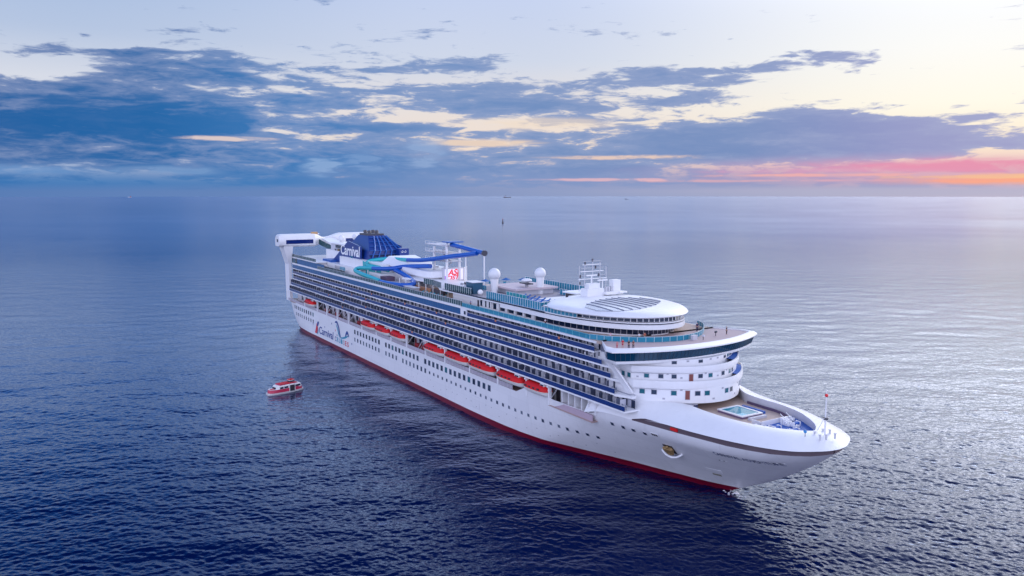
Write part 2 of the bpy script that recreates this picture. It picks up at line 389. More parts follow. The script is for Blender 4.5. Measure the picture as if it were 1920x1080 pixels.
def sea_material():
    m = bpy.data.materials.new("sea_water"); m.use_nodes = True
    t = m.node_tree; t.nodes.clear(); N = NT(t)
    pos = N.n('ShaderNodeNewGeometry').outputs['Position']
    u = N.v('DOT_PRODUCT', pos, (FH.x, FH.y, 0)); v = N.v('DOT_PRODUCT', pos, (CR.x, CR.y, 0))
    gust = N.noise(N.comb(N.m('MULTIPLY', u, 1 / 240), N.m('MULTIPLY', v, 1 / 420), 2.0), 1.0, 3, 0.6, 0.4)
    rip = N.noise(N.comb(N.m('MULTIPLY', u, 1 / 0.8), N.m('MULTIPLY', v, 1 / 1.3), 7.7), 1.0, 2, 0.55, 0.2)
    d = N.n('ShaderNodeVectorMath', operation='LENGTH'); N.put(d.inputs[0], pos)
    far = N.ss(d.outputs['Value'], 150, 1500)               # ripples too fine to draw count as roughness
    bump = N.n('ShaderNodeBump'); bump.inputs['Strength'].default_value = 1.0
    N.put(bump.inputs['Distance'], N.m('MULTIPLY', N.m('SUBTRACT', 1.0, far), N.m('ADD', 0.03, N.m('MULTIPLY', gust, 0.16))))
    N.put(bump.inputs['Height'], rip)
    body = N.n('ShaderNodeBsdfDiffuse'); body.inputs['Color'].default_value = (0.0002, 0.0055, 0.045, 1)
    gl = N.n('ShaderNodeBsdfGlossy'); gl.inputs['Color'].default_value = (0.76, 0.84, 0.98, 1)
    N.put(gl.inputs['Roughness'], N.m('ADD', N.m('ADD', 0.06, N.m('MULTIPLY', gust, 0.06)), N.m('MULTIPLY', far, 0.06)))
    N.put(gl.inputs['Normal'], bump.outputs[0]); N.put(body.inputs['Normal'], bump.outputs[0])
    fr = N.n('ShaderNodeFresnel'); fr.inputs['IOR'].default_value = 1.33; N.put(fr.inputs['Normal'], bump.outputs[0])
    mx = N.n('ShaderNodeMixShader'); N.put(mx.inputs[0], N.m('ADD', N.m('MULTIPLY', N.ss(fr.outputs[0], 0.02, 0.42), 0.62), N.m('MULTIPLY', N.ss(fr.outputs[0], 0.25, 0.85), 0.22)))
    t.links.new(body.outputs[0], mx.inputs[1]); t.links.new(gl.outputs[0], mx.inputs[2])
    out = N.n('ShaderNodeOutputMaterial'); t.links.new(mx.outputs[0], out.inputs[0])
    return m

def build_sea():
    base = math.atan2(FH.y, FH.x)
    half = R(44); nc = 1000
    fine = np.linspace(-half, half, nc); coarse = np.linspace(half, 2 * math.pi - half, 50)[1:-1]
    th = np.concatenate([fine, coarse]) + base
    rs = [20.0, 50.0, 75.0]; r = 88.0
    while r < 1500: rs.append(r); r += min(2.6, max(0.26, r * r / 46000.0 * 0.5)) if r < 700 else r * 0.0045
    while r < 14300: rs.append(r); r *= 1.06
    rs.append(14300.0)
    rs = np.array(rs); nr, nt = len(rs), len(th)
    RR, TT = np.meshgrid(rs, th, indexing='ij')
    X = CAM.x + RR * np.cos(TT); Y = CAM.y + RR * np.sin(TT)
    w0 = math.atan2(FH.y, FH.x)
    h1 = wave_tile(1280, 150.0, w0 + R(10), 1, 2.15, 0.45, 2.2); h2 = wave_tile(768, 97.0, w0 - R(24), 5, 1.75, 0.45, 1.8); h3 = wave_tile(256, 260.0, w0 + R(4), 9, 6.0, 5.0, 3.0)
    ca, sa = math.cos(0.5), math.sin(0.5)
    amp = 0.78 + 0.35 * np.sin(X / 71.0 + np.sin(Y / 93.0) * 1.3) * np.sin(Y / 117.0 + 1.0)
    Z = amp * (0.185 * sample(h1, 150.0, X, Y) + 0.14 * sample(h2, 97.0, X * ca - Y * sa, X * sa + Y * ca)) + 0.04 * sample(h3, 260.0, X, Y)
    fade = np.clip((1000 - RR) / 870.0, 0, 1) ** 1.15 * np.clip((RR - 80) / 12.0, 0, 1)
    edge = np.clip((half - np.abs(np.concatenate([fine, np.full(len(coarse), half)]))) / R(4), 0, 1)
    Z = Z * fade * edge[None, :]
    V = np.stack([X, Y, Z], -1).reshape(-1, 3); V = np.concatenate([V, [[CAM.x, CAM.y, 0]]])
    i, j = np.meshgrid(np.arange(nr - 1), np.arange(nt), indexing='ij'); j2 = (j + 1) % nt
    q = np.stack([i * nt + j, (i + 1) * nt + j, (i + 1) * nt + j2, i * nt + j2], -1).reshape(-1, 4)
    jj = np.arange(nt); tri = np.stack([np.full(nt, nr * nt), jj, (jj + 1) % nt], -1)
    me = bpy.data.meshes.new("sea")
    me.vertices.add(len(V)); me.vertices.foreach_set('co', V.astype(np.float32).ravel())
    loops = np.concatenate([q.ravel(), tri.ravel()]).astype(np.int32)
    me.loops.add(len(loops)); me.loops.foreach_set('vertex_index', loops)
    npoly = len(q) + len(tri); me.polygons.add(npoly)
    st = np.concatenate([np.arange(len(q)) * 4, len(q) * 4 + np.arange(len(tri)) * 3]).astype(np.int32)
    me.polygons.foreach_set('loop_start', st)
    me.polygons.foreach_set('use_smooth', np.ones(npoly, dtype=bool))
    me.update(calc_edges=True); me.validate()
    me.materials.append(sea_material())
    o = bpy.data.objects.new("sea", me); COL.objects.link(o); o['kind'] = 'structure'
build_sea()
# ------------------------------------------------------------------ the ship: hull
SHIP = thing("cruise_ship", "huge white cruise ship with rows of balconies and a red stripe along its waterline", "cruise ship")
STEM = [(-6, -4.5), (-3, -1.5), (0, 0.4), (0.9, 2.0), (5.1, 10.4), (7.5, 14.4), (10.3, 18.6), (12.1, 20.9), (13.9, 23.0), (15, 23.9), (18, 24.2)]
STERN = [(-6, -222), (0, -230), (3, -236), (6, -240), (11, -243.5), (20, -243.5)]
G0 = [(0, 0), (6.5, 2.7), (14, 5.0), (22, 7.4), (36, 12.3), (44.5, 15.4), (52, 16.7), (60, 17.4), (75, 18), (300, 18)]
G1 = [(0, 0), (0.4, 2.2), (1.3, 4.6), (3, 6.9), (5.5, 9.2), (9, 11.0), (12.5, 12.3), (17, 13.2), (22.5, 14.3), (28, 15.2), (33, 16.0), (45, 17.2), (58, 17.9), (65, 18), (300, 18)]
GS = [(0, 15.6), (1.5, 16.3), (4, 16.9), (9, 17.5), (20, 18), (300, 18)]
def hb(x, z):
    """half-breadth of the hull at station x, height z"""
    d = interp(z, STEM) - x
    if d <= 0: return 0.0
    t = max(0.0, min(1.0, z / 12.4)) ** 1.5
    a = interp(d, G0) * (1 - t) + interp(d, G1) * t
    return min(a, interp(x - interp(z, STERN), GS))
def ztop(x):
    return interp(x, [(-300, 11.35), (-48.5, 11.35), (-46, 13.25), (-37, 13.0), (-36.2, 12.7), (-21.5, 12.6), (-20.8, 13.5), (-17, 13.9), (40, 13.9)])
def build_hull():
    b = MB()
    zs = [-4, -1, 0, 0.7, 1.38, 1.39, 3, 5, 7, 9, 10.4, 11.3]
    S = [0.0, .004, .01, .02, .04, .08] + [0.08 + 0.62 * k / 24 for k in range(1, 25)] + [0.70 + 0.30 * (1 - (1 - k / 44) ** 1.7) for k in range(1, 45)]
    rows = []
    for side in (-1, 1):
        rows = []
        for z in zs + [0.5, 1.0]:
            r = []
            for s in S:
                zz = z
                x0, x1 = interp(zz, STERN), interp(zz, STEM)
                x = x0 + (x1 - x0) * s
                if z in (0.5, 1.0) and len(rows) >= len(zs):
                    zt = ztop(x); zz = 11.3 + (zt - 11.3) * z
                    for _ in range(3):
                        x0, x1 = interp(zz, STERN), interp(zz, STEM); x = x0 + (x1 - x0) * s
                        zz = 11.3 + (ztop(x) - 11.3) * z
                r.append((x, side * hb(x, zz), zz))
            rows.append(r)
        b.grid(rows, lambda i, j: BOOT if i < 4 else HULLW)
        if side == -1: keep = [r[0] for r in rows]
        else:
            other = [r[0] for r in rows]
            b.grid([keep, other], lambda i, j: BOOT if j < 4 else HULLW)   # transom
    b.build("hull", SHIP, smooth=True)
build_hull()

def strake():
    b = MB()
    for side in (-1, 1):
        up = []; mid1 = []; mid2 = []; lo = []
        xs = [-10.5 + 33.8 * (1 - (1 - k / 60) ** 2.0) for k in range(61)]
        for x in xs:
            k = min(1.0, (x + 10.5) / 3.0)
            z1 = 13.9; z2 = 13.9 + 1.05 * (0.25 + 0.75 * k)
            xx = min(x, interp(13.9, STEM) - 0.02)
            y = hb(xx, 13.9)
            lo.append((xx, side * y, z1)); mid1.append((xx + 0.03, side * (y + 0.04 if xx < 22.9 else y), z1 + 0.01)); mid2.append((xx + 0.1, side * (y + 0.1 if xx < 22.9 else y), z2))
            up.append((xx + 0.15, side * (y + 0.1 if xx < 22.9 else y), z2 + 0.02))
        b.grid([lo, mid1, mid2, up], STRAKE)
    b.build("rubbing_strake", SHIP, smooth=True)
    # red mark and thin rails in the strake
    one("strake_light", SHIP, lambda q: q.box(-1.2, 0.5, -hb(-0.5, 13.9) - 0.25, -hb(-0.5, 13.9) + 0.5, 14.15, 14.7, RED))
strake()

# curved white bow shell from the strake up to the open pool deck
OUT = [(-24, 17.6, 12.55), (-19.5, 17.2, 13.6), (-14.5, 16.6, 13.9), (-10.6, 16.05, 13.92), (-8, 15.75, 14.5), (-3, 15.1, 14.95), (2.5, 14.35, 14.95), (8, 13.25, 14.95), (12.5, 11.95, 14.95), (17, 10.1, 14.95), (20.5, 7.6, 14.95), (22.5, 4.6, 14.95), (23.6, 2.1, 14.95), (23.9, 0, 14.95)]
INN = [(-23, 15.6, 16.0), (-18.5, 15.2, 16.1), (-14.0, 14.2, 17.3), (-11.5, 12.9, 17.45), (-8.5, 11.2, 17.5), (-4.2, 8.5, 17.5), (0, 8.2, 17.3), (5, 8.2, 17.25), (10, 7.2, 17.15), (14, 5.4, 17.05), (16.6, 3.6, 17.0), (18.2, 1.9, 16.95), (18.9, 0.7, 16.9), (19.0, 0, 16.9)]
def bow_shell():
    b = MB()
    for side in (-1, 1):
        o = smooth_line(OUT, 5); i = smooth_line(INN, 5)
        rows = []
        for k in range(9):
            r = k / 8.0
            row = []
            for p, q in zip(o, i):
                w = p.lerp(q, r)
                z = p.z + (q.z - p.z) * math.sin(r * math.pi / 2) ** 1.05
                row.append((w.x, side * w.y, z))
            rows.append(row)
        rows.append([(q.x - (0.25 if q.x > 12 else 0), side * max(0, q.y - 0.3), q.z - 0.02) for q in i])
        b.grid(rows, WHITE)
    b.build("bow_shell", SHIP, smooth=True)
    w = MB()
    for side in (-1, 1):
        i = [q for q in smooth_line(INN, 5) if q.x > -8.6 + 0.01]
        top = [(q.x - (0.25 if q.x > 12 else 0), side * max(0, q.y - 0.3), q.z - 0.02) for q in i]
        bot = [(q.x - (0.25 if q.x > 12 else 0), side * max(0, q.y - 0.3), 15.6) for q in i]
        w.grid([top, bot], LGREY)
    w.build("inner_bulwark", SHIP, smooth=True)
    d = MB()
    ring = [(q.x, -max(0, q.y - 0.3)) for q in smooth_line(INN, 5) if q.x > -8.6 and q.x < 8.4]
    ring2 = [(q.x, -max(0, q.y - 0.3)) for q in smooth_line(INN, 5) if q.x >= 8.4]
    d.face([(x, y, 15.62) for x, y in ring] + [(x, -y, 15.62) for x, y in ring[::-1]], TAN)
    d.build("fore_deck", SHIP)
    e = MB()
    e.face([(ring[-1][0], ring[-1][1], 15.63), *[(x, y, 15.63) for x, y in ring2], *[(x, -y, 15.63) for x, y in ring2[::-1]], (ring[-1][0], -ring[-1][1], 15.63)], BLUED)
    e.build("mooring_deck", SHIP)
bow_shell()

# things on the pool deck and the bow
def bow_fittings():
    p = one("plunge_pool", SHIP, lambda b: (b.box(-1.7, 4.5, -2.0, 3.4, 15.62, 16.0, mat('pool_skirt', (0.16, 0.10, 0.20), 0.5)), b.box(-1.8, -1.35, -2.1, 3.5, 16.0, 16.2, WHITE), b.box(4.15, 4.6, -2.1, 3.5, 16.0, 16.2, WHITE), b.box(-1.35, 4.15, -2.1, -1.65, 16.0, 16.2, WHITE), b.box(-1.35, 4.15, 3.05, 3.5, 16.0, 16.2, WHITE)))
    one("pool_water", p, lambda b: b.face([(-1.35, -1.65, 16.1), (4.15, -1.65, 16.1), (4.15, 3.05, 16.1), (-1.35, 3.05, 16.1)], POOL))
    one("pool_step", p, lambda b: b.box(2.7, 4.13, -1.63, 0.0, 16.05, 16.15, mat("pale_step", (0.25, 0.58, 0.68), 0.3)))
    one("pool_bench", SHIP, lambda b: (b.box(5.4, 6.0, -1.5, 3.0, 15.62, 16.1, LGREY), b.box(-1.5, 4.0, 4.4, 4.9, 15.62, 16.1, BLUED)))
    for x, y in ((10.2, -3.4), (11.4, -2.9), (13.8, 1.6), (10.4, 4.6), (9.2, 5.2), (14.8, -2.0)):
        one("rope_reel", SHIP, lambda b: (b.tube([(x, y - 0.4, 16.0), (x, y + 0.4, 16.0)], 0.3, LGREY, 8), b.box(x - 0.35, x + 0.35, y - 0.48, y - 0.4, 15.63, 16.35, WHITE), b.box(x - 0.35, x + 0.35, y + 0.4, y + 0.48, 15.63, 16.35, WHITE)))
    # curved purple wind screens across the deck
    def scr(b, pts, h, m=mat("windscreen_purple", (0.10, 0.07, 0.14), 0.3)):
        q = smooth_line(pts, 6)
        b.grid([[(x, y, 15.62) for x, y, _ in q], [(x, y, 15.62 + h) for x, y, _ in q], [(x - 0.08, y, 15.62 + h) for x, y, _ in q], [(x - 0.08, y, 15.62) for x, y, _ in q]], m)
    one("windscreen", SHIP, lambda b: scr(b, [(-3, 7.6, 0), (1, 7.4, 0), (5, 7.2, 0), (8.2, 6.0, 0), (9.2, 4.2, 0)], 0.55), True)
    one("windscreen", SHIP, lambda b: scr(b, [(0.5, -7.5, 0), (4, -6.4, 0), (8, -6.0, 0), (9.4, -4.6, 0), (9.6, -2.4, 0)], 0.5), True)
    one("deck_partition", SHIP, lambda b: (b.box(9.4, 9.55, -2.4, 4.2, 15.62, 16.5, WHITE), b.box(7.2, 9.4, -2.5, -2.35, 15.62, 16.4, WHITE)))
    def steps(b):
        for k in range(4): b.box(10.3 + k * 0.45, 10.8 + k * 0.45, 1.6, 3.0, 15.63, 16.9 - k * 0.3, WHITE)
        b.tube([(10.3, 1.5, 17.6), (12.0, 1.5, 16.5)], 0.06, WHITE, 6); b.tube([(10.3, 3.1, 17.6), (12.0, 3.1, 16.5)], 0.06, WHITE, 6)
    one("deck_steps", SHIP, steps)
    for x, y in ((12.6, -2.2), (12.6, 2.9), (15.4, -0.8)):
        one("mooring_winch", SHIP, lambda b: (b.tube([(x, y - 0.7, 16.1), (x, y + 0.7, 16.1)], 0.38, BLUED, 10), b.box(x - 0.5, x + 0.5, y - 0.85, y - 0.7, 15.63, 16.5, WHITE), b.box(x - 0.5, x + 0.5, y + 0.7, y + 0.85, 15.63, 16.5, WHITE)))
    for k, (x, y) in enumerate(((-5.4, -6.3), (-4.4, -6.6), (-4.6, -5.3))):
        one("deck_locker", SHIP, lambda b: (b.box(x - 0.4, x + 0.4, y - 0.45, y + 0.45, 15.62, 16.9, mat("locker_navy", (0.02, 0.03, 0.10), 0.4)), b.box(x - 0.45, x + 0.45, y - 0.5, y + 0.5, 16.9, 17.0, LGREY)))
    one("life_ring_box", SHIP, lambda b: (b.box(9.7, 10.3, -4.6, -4.3, 15.62, 16.5, WHITE), b.sphere((10.0, -4.65, 16.15), 0.22, RED, 10, 6)))
    def mast(b):
        b.tube([(21, 0, 16.6), (21, 0, 20.5), (21, 0, 24.6)], [0.16, 0.12, 0.06], WHITE, 8)
        b.tube([(21, -0.9, 19.6), (21, 0.9, 19.6)], 0.05, WHITE, 6)
        b.box(20.6, 21.4, -0.25, 0.25, 19.4, 19.75, METAL)
        b.tube([(21, 0, 20.0), (19.4, 0, 16.9)], 0.05, WHITE, 6)
    fm = one("foremast", SHIP, mast, True)
    one("masthead_lamp", fm, lambda b: b.sphere((21, 0, 23.6), 0.3, mat("lamp_red", (0.75, 0.02, 0.03), 0.3), 12, 8), True)
    for x, y in ((19.9, -1.2), (19.6, 1.4), (22.0, -0.9), (22.3, 1.0), (20.6, 1.9), (21.6, -2.0)):
        one("bollard", SHIP, lambda b: (b.tube([(x, y, 16.2), (x, y, 17.1)], 0.17, LGREY, 8), b.tube([(x, y, 17.1), (x, y, 17.2)], 0.26, LGREY, 8)))
    one("bow_bell", SHIP, lambda b: (b.tube([(19.6, -3.3, 16.4), (19.6, -3.3, 17.3)], 0.06, METAL, 6), b.sphere((19.6, -3.3, 17.45), 0.3, mat("bell_blue", (0.02, 0.22, 0.50), 0.3), 10, 6)))
bow_fittings()

# windows, portholes and marks on the starboard side of the hull
def hull_openings():
    def win(w, h, m):
        b = MB()
        b.box(-w / 2 - 0.12, w / 2 + 0.12, -0.03, 0.02, -h / 2 - 0.12, h / 2 + 0.12, LGREY)
        b.box(-w / 2, w / 2, -0.045, 0.0, -h / 2, h / 2, m)
        return b.mesh("hull_window")
    A = [win(1.35, 1.45, GLASSD), win(1.35, 1.45, mat("window_slate", (0.03, 0.05, 0.09), 0.1)), win(1.35, 1.45, mat("window_teal", (0.01, 0.12, 0.16), 0.1))]
    B = [win(1.05, 1.3, mat("window_slate", (0.03, 0.05, 0.09), 0.1)), win(1.05, 1.3, mat("window_pale", (0.12, 0.15, 0.20), 0.15))]
    C = [win(0.8, 0.75, mat("window_slate", (0.03, 0.05, 0.09), 0.1)), win(0.75, 0.7, mat("window_pale", (0.12, 0.15, 0.20), 0.15))]
    def put(me, nm, x, z):
        y = -hb(x, z); e = 0.2
        dx = Vector((2 * e, -(hb(x + e, z) - hb(x - e, z)), 0)).normalized()
        dz = Vector((0, -(hb(x, z + e) - hb(x, z - e)), 2 * e)).normalized()
        n = dz.cross(dx).normalized(); dz = dx.cross(n)
        n2 = n  # local +Y points inboard
        o = bpy.data.objects.new(nm, me); COL.objects.link(o); o.parent = SHIP
        o.matrix_local = Matrix(((dx.x, n2.x, dz.x, x), (dx.y, n2.y, dz.y, y), (dx.z, n2.z, dz.z, z), (0, 0, 0, 1)))
        return o
    def row(a, b, n): return [a + (b - a) * k / (n - 1) for k in range(n)]
    for x in row(-231.2, -205, 10) + row(-157.6, -135.4, 9) + row(-129.5, -105.4, 10) + row(-100.1, -62.9, 15):
        put(random.choice(A[:2]) if random.random() < 0.75 else A[2], "hull_window", x, 9.4)
    for x in row(-229, -205, 9) + row(-157.75, -135.6, 9) + row(-129.6, -121.3, 4) + row(-116.2, -100.2, 7):
        put(random.choice(B), "hull_window", x, 6.65)
    for x in row(-97.3, -23.7, 28):
        put(random.choice(C), "porthole", x, 6.6)
    for x in (-16.5, -13.5, -10.9, -8.1):
        put(C[0], "porthole", x, 11.65)
    # small scuppers and pipe outlets
    sm = MB(); sm.box(-0.16, 0.16, -0.03, 0.02, -0.1, 0.1, GREY); sm = sm.mesh("scupper")
    for k in range(26): put(sm, "scupper", -112 + k * 3.6 + random.uniform(-1, 1), random.choice((3.1, 4.0, 4.6)))
    # shell doors outlined in grey
    for x in (-70, -112):
        d = MB()
        for q in ((-2, 2, -1.5, -1.44), (-2, 2, 1.44, 1.5), (-2, -1.94, -1.5, 1.5), (1.94, 2, -1.5, 1.5)):
            d.box(q[0], q[1], -0.02, 0.02, q[2], q[3], LGREY)
        put(d.mesh("shell_door"), "shell_door", x, 4.2)
    # mooring opening near the bow, with black bitts
    mo = MB(); mo.box(-0.9, 0.9, -0.05, 0.02, -0.45, 0.45, WHITE)
    for k in range(3): mo.box(-0.7 + k * 0.5, -0.35 + k * 0.5, -0.08, 0.0, -0.3, 0.3, DARK)
    put(mo.mesh("mooring_port"), "mooring_port", -5.4, 12.1)
    for x, z in ((6.2, 9.6), (13.6, 11.3), (16.4, 11.6)):
        for k in range(4):
            f = MB(); f.box(-0.1, 0.1, -0.04, 0.02, -0.12, 0.12, WHITE if k % 2 else METAL)
            put(f.mesh("draft_mark"), "draft_mark", x + k * 0.42, z)
    tm = MB(); tm.box(-1.6, 1.6, -0.03, 0.02, -0.55, 0.55, WHITE)
    put(tm.mesh("thruster_mark"), "thruster_mark", 1.6, 5.6)
    tm2 = MB(); tm2.box(-0.9, 0.9, -0.03, 0.02, -0.4, 0.4, mat("mark_olive", (0.30, 0.28, 0.22), 0.6))
    put(tm2.mesh("thruster_mark"), "thruster_mark", 1.2, 4.4)
    # anchor lying in its pocket on a curved white lip
    an = MB()
    an.box(-1.15, 1.0, -0.06, 0.05, -1.5, 1.4, DARK)
    an.tube([(0.0, -0.35, 1.3), (0.0, -0.4, -0.9)], 0.28, RUST, 8)
    an.box(-0.95, 0.85, -0.75, -0.1, -0.2, 0.9, RUST)
    an.tube([(-0.95, -0.45, 0.9), (-0.6, -0.55, -0.8), (0.0, -0.6, -1.15), (0.6, -0.55, -0.8), (0.95, -0.45, 0.9)], 0.22, RUST, 8)
    anchor = put(an.mesh("anchor"), "anchor", -4.6, 9.0)
    lip = MB(); lip.tube(smooth_line([(-2.3, -0.1, -1.25), (-1.2, -0.7, -1.6), (0, -0.9, -1.75), (1.2, -0.7, -1.6), (2.3, -0.1, -1.2)], 5), 0.22, WHITE, 8)
    put(lip.mesh("anchor_lip"), "anchor_lip", -4.6, 9.1)
hull_openings()

# lettering and emblem on the hull
Ys = -18.02
g = text("hull_lettering", "Carnival", SHIP, TEXTB, (-197.6, Ys, 2.95), (1, 0, 0), (0, 0, 1), w=17.0, h=2.9, shear=0.12, bold=0.012)
s1 = "CRUISES"
cols = [TEXTB, TEXTT, TEXTT, TEXTT, GREY, TEXTR, TEXTR]
for k, ch in enumerate(s1):
    text("hull_letter", ch, SHIP, cols[k], (-179.0 + k * 2.2, Ys, 2.95 - 0.02 * k), (1, 0, 0), (0, 0, 1), w=1.5, h=1.7, bold=0.01)
def emblem(b):
    def blade(pts, m, y=Ys): b.grid([[(x, y, z) for x, z in pts], [(x, y - 0.03, z) for x, z in pts]], m, closed=True); b.face([(x, y - 0.03, z) for x, z in pts], m)
    blade([(-203.2, 2.4), (-200.6, 2.4), (-199.6, 3.6), (-199.2, 5.2), (-200.6, 6.6), (-201.8, 4.4)], TEXTR)
    blade([(-200.4, 5.2), (-198.9, 5.6), (-197.6, 7.0), (-198.2, 7.6), (-199.6, 7.1)], TEXTB, Ys - 0.04)
    blade([(-200.4, 2.4), (-199.2, 2.4), (-198.5, 4.0), (-199.1, 5.0), (-199.5, 3.6)], TEXTT, Ys - 0.02)
one("funnel_emblem", SHIP, emblem)
def swoosh(b):
    def strip(c, w, m, y=Ys):
        q = smooth_line([(x, 0, z) for x, z in c], 6); n = len(q)
        lo = []; hi = []
        for k, p in enumerate(q):
            ww = w * math.sin(math.pi * (k + 0.6) / (n + 0.2)) ** 0.6
            d = (q[min(k + 1, n - 1)] - q[max(k - 1, 0)]).normalized()
            lo.append((p.x - d.z * ww, y - 0.03, p.z + d.x * ww)); hi.append((p.x + d.z * ww, y - 0.03, p.z - d.x * ww))
        b.grid([lo, hi], m)
    strip([(-178.6, 9.9), (-176.4, 10.2), (-174.6, 8.6), (-173.6, 6.4), (-172.2, 4.9)], 0.55, TEXTB)
    strip([(-177.4, 9.4), (-175.8, 7.9), (-174.8, 6.2), (-173.2, 4.9)], 0.42, TEXTT, Ys - 0.02)
    strip([(-172.8, 4.9), (-170, 5.3), (-167, 6.0), (-164.4, 7.0)], 0.35, TEXTT)
    strip([(-167.6, 6.2), (-165.6, 8.0), (-163.8, 6.6)], 0.55, TEXTB, Ys - 0.02)
one("swoosh_emblem", SHIP, swoosh)
if True:
    for x, z in ((-205.2, 5.6), (-190.6, 6.4), (-182.4, 8.9), (-178.3, 6.9), (-161.0, 4.6), (-176.6, 5.4)):
        pts = []
        for k in range(10):
            r = 0.55 if k % 2 == 0 else 0.22
            pts.append((x + r * math.sin(k * math.pi / 5), Ys - 0.02, z + r * math.cos(k * math.pi / 5)))
        one("star_mark", SHIP, lambda b: b.face(pts, TEXTB if x != -178.3 else TEXTR))
# ship's name on the bow flare, wrapped on the plating
def bow_name():
    o = text("bow_lettering", "CARNIVAL ADVENTURE", SHIP, TEXTB, (0, 0, 0), (1, 0, 0), (0, 0, 1), w=12.4, h=0.72, thick=0.0, bold=0.01)
    for v in o.data.vertices:
        a = v.co.x; z = 11.15 + v.co.z - a * 0.012
        x = 6.8 + a * 0.86
        v.co = Vector((x, -hb(x, z) - 0.03, z))
bow_name()
# ------------------------------------------------------------------ the ship: promenade, balconies, fronts, bridge
FL = {'E': 16.0, 'D': 18.4, 'C': 20.85, 'B': 23.1, 'A': 25.4, 'L': 27.6}
DEP = {'E': 18.4, 'D': 17.2, 'C': 16.0, 'B': 16.0, 'A': 16.0, 'L': 16.2}
XE = {'E': -10.0, 'D': -14.65, 'C': -17.5, 'B': -20.4, 'A': -22.9}
XA = -240.0
SLABW = mat('slab_edge_white', (0.84, 0.84, 0.86), 0.45, 0.03)
def core():
    b = MB()
    b.box(-238, -16, -14.3, 14.3, 11.2, 16.0, LGREY)
    CW1 = mat('cabin_wall', (0.42, 0.43, 0.50), 0.6, 0.08); CW2 = mat('cabin_wall_grey', (0.20, 0.21, 0.28), 0.6, 0.1)
    b.box(XA + 1, -12, -15.4, 15.4, 16.0, 18.4, CW1)
    b.box(XA + 1, -14, -14.6, 14.6, 18.4, 20.85, CW1)
    b.box(XA + 1, -16.5, -14.2, 14.2, 20.85, 23.1, CW2)
    b.box(XA + 1, -19.5, -14.2, 14.2, 23.1, 25.4, CW2)
    b.box(XA + 1, -22, -14.2, 14.2, 25.4, 27.3, CW2)
    b.build("superstructure", SHIP)
    for k, e in (('E', XE['E']), ('D', XE['D']), ('C', XE['C']), ('B', XE['B']), ('A', XE['A'])):
        z = FL[k]; y = DEP[k]
        one("deck_slab", SHIP, lambda q: (q.box(XA, e, -y, 0, z - 0.34, z - 0.02, SLABW), q.box(XA, min(e, -24), 0, min(y, 17.5), z - 0.42, z - 0.02, SLABW)))
    one("deck_slab", SHIP, lambda q: q.box(XA + 2, -22.0, -16.2, 16.2, 27.15, 27.6, WHITE))
    one("promenade_deck", SHIP, lambda q: q.box(-238, -21, -17.7, 17.7, 10.9, 11.2, mat("promenade_boards", (0.40, 0.28, 0.26), 0.7, 0.12)))
    one("deck_covering", SHIP, lambda q: q.face([(-236, -15.9, 27.62), (-22.2, -15.9, 27.62), (-22.2, 15.9, 27.62), (-236, 15.9, 27.62)], TAN))
core()

# balconies: one module per cabin, in six furnishings
def balcony_mesh(kind, depth, w, h):
    """local: x along the ship, y outboard negative from the outer edge at 0, z from the deck"""
    b = MB(); rnd = random.Random(kind * 31 + 5)
    b.box(0, w, 0.0, 0.05, 0.0, 0.95, NAVYG)                     # glazed rail
    b.box(0, w, -0.06, 0.09, 0.95, 1.03, LGREY)
    dv = mat("divider_grey", (0.50, 0.51, 0.58), 0.6, 0.08); dk = mat("divider_dark", (0.05, 0.06, 0.10), 0.3, 0.2)
    s = depth * (0.30 + 0.06 * kind)
    b.box(-0.05, 0.05, 0.10, s, 0, h, dk)                           # outer part coloured dark so bright and dark alternate per cell
    b.box(-0.06, 0.06, s, depth * (0.86 if kind % 2 else 0.72), 0, h * (0.80 if kind in (1, 4) else 0.95), CURT[0] if kind in (0, 3) else dv)
    b.box(-0.05, 0.05, depth * 0.72, depth, 0, h, dk)
    b.box(-0.035, 0.035, 0.05, 0.10, 0, h, LGREY)                    # slim white post at the edge
    c = CURT[kind % 3]; gx = 0.2 if kind % 2 else w - 2.3
    b.box(gx, gx + 2.1, depth - 0.06, depth + 0.02, 0.05, h - 0.35, GLASSD)
    cw = rnd.choice((0.6, 1.0, 1.5))
    b.box(gx + 0.05, gx + 0.05 + cw, depth - 0.1, depth - 0.05, 0.1, h - 0.4, c)
    if depth > 2.0 or kind % 2:
        for q in range(2):
            x = 0.55 + q * 1.05
            b.box(x, x + 0.5, 0.65, 1.15, 0.32, 0.42, CHAIRM if kind != 4 else CURT[0]); b.box(x, x + 0.5, 1.1, 1.18, 0.42, 0.95, CHAIRM if kind != 4 else CURT[0])
            for lx in (x + 0.03, x + 0.43):
                b.box(lx, lx + 0.05, 0.68, 0.73, 0, 0.32, METAL); b.box(lx, lx + 0.05, 1.08, 1.13, 0, 0.32, METAL)
    if kind == 5: b.box(0.8, 1.5, -0.07, -0.02, 0.55, 1.08, mat("towel_orange", (0.55, 0.20, 0.10), 0.9))
    return b
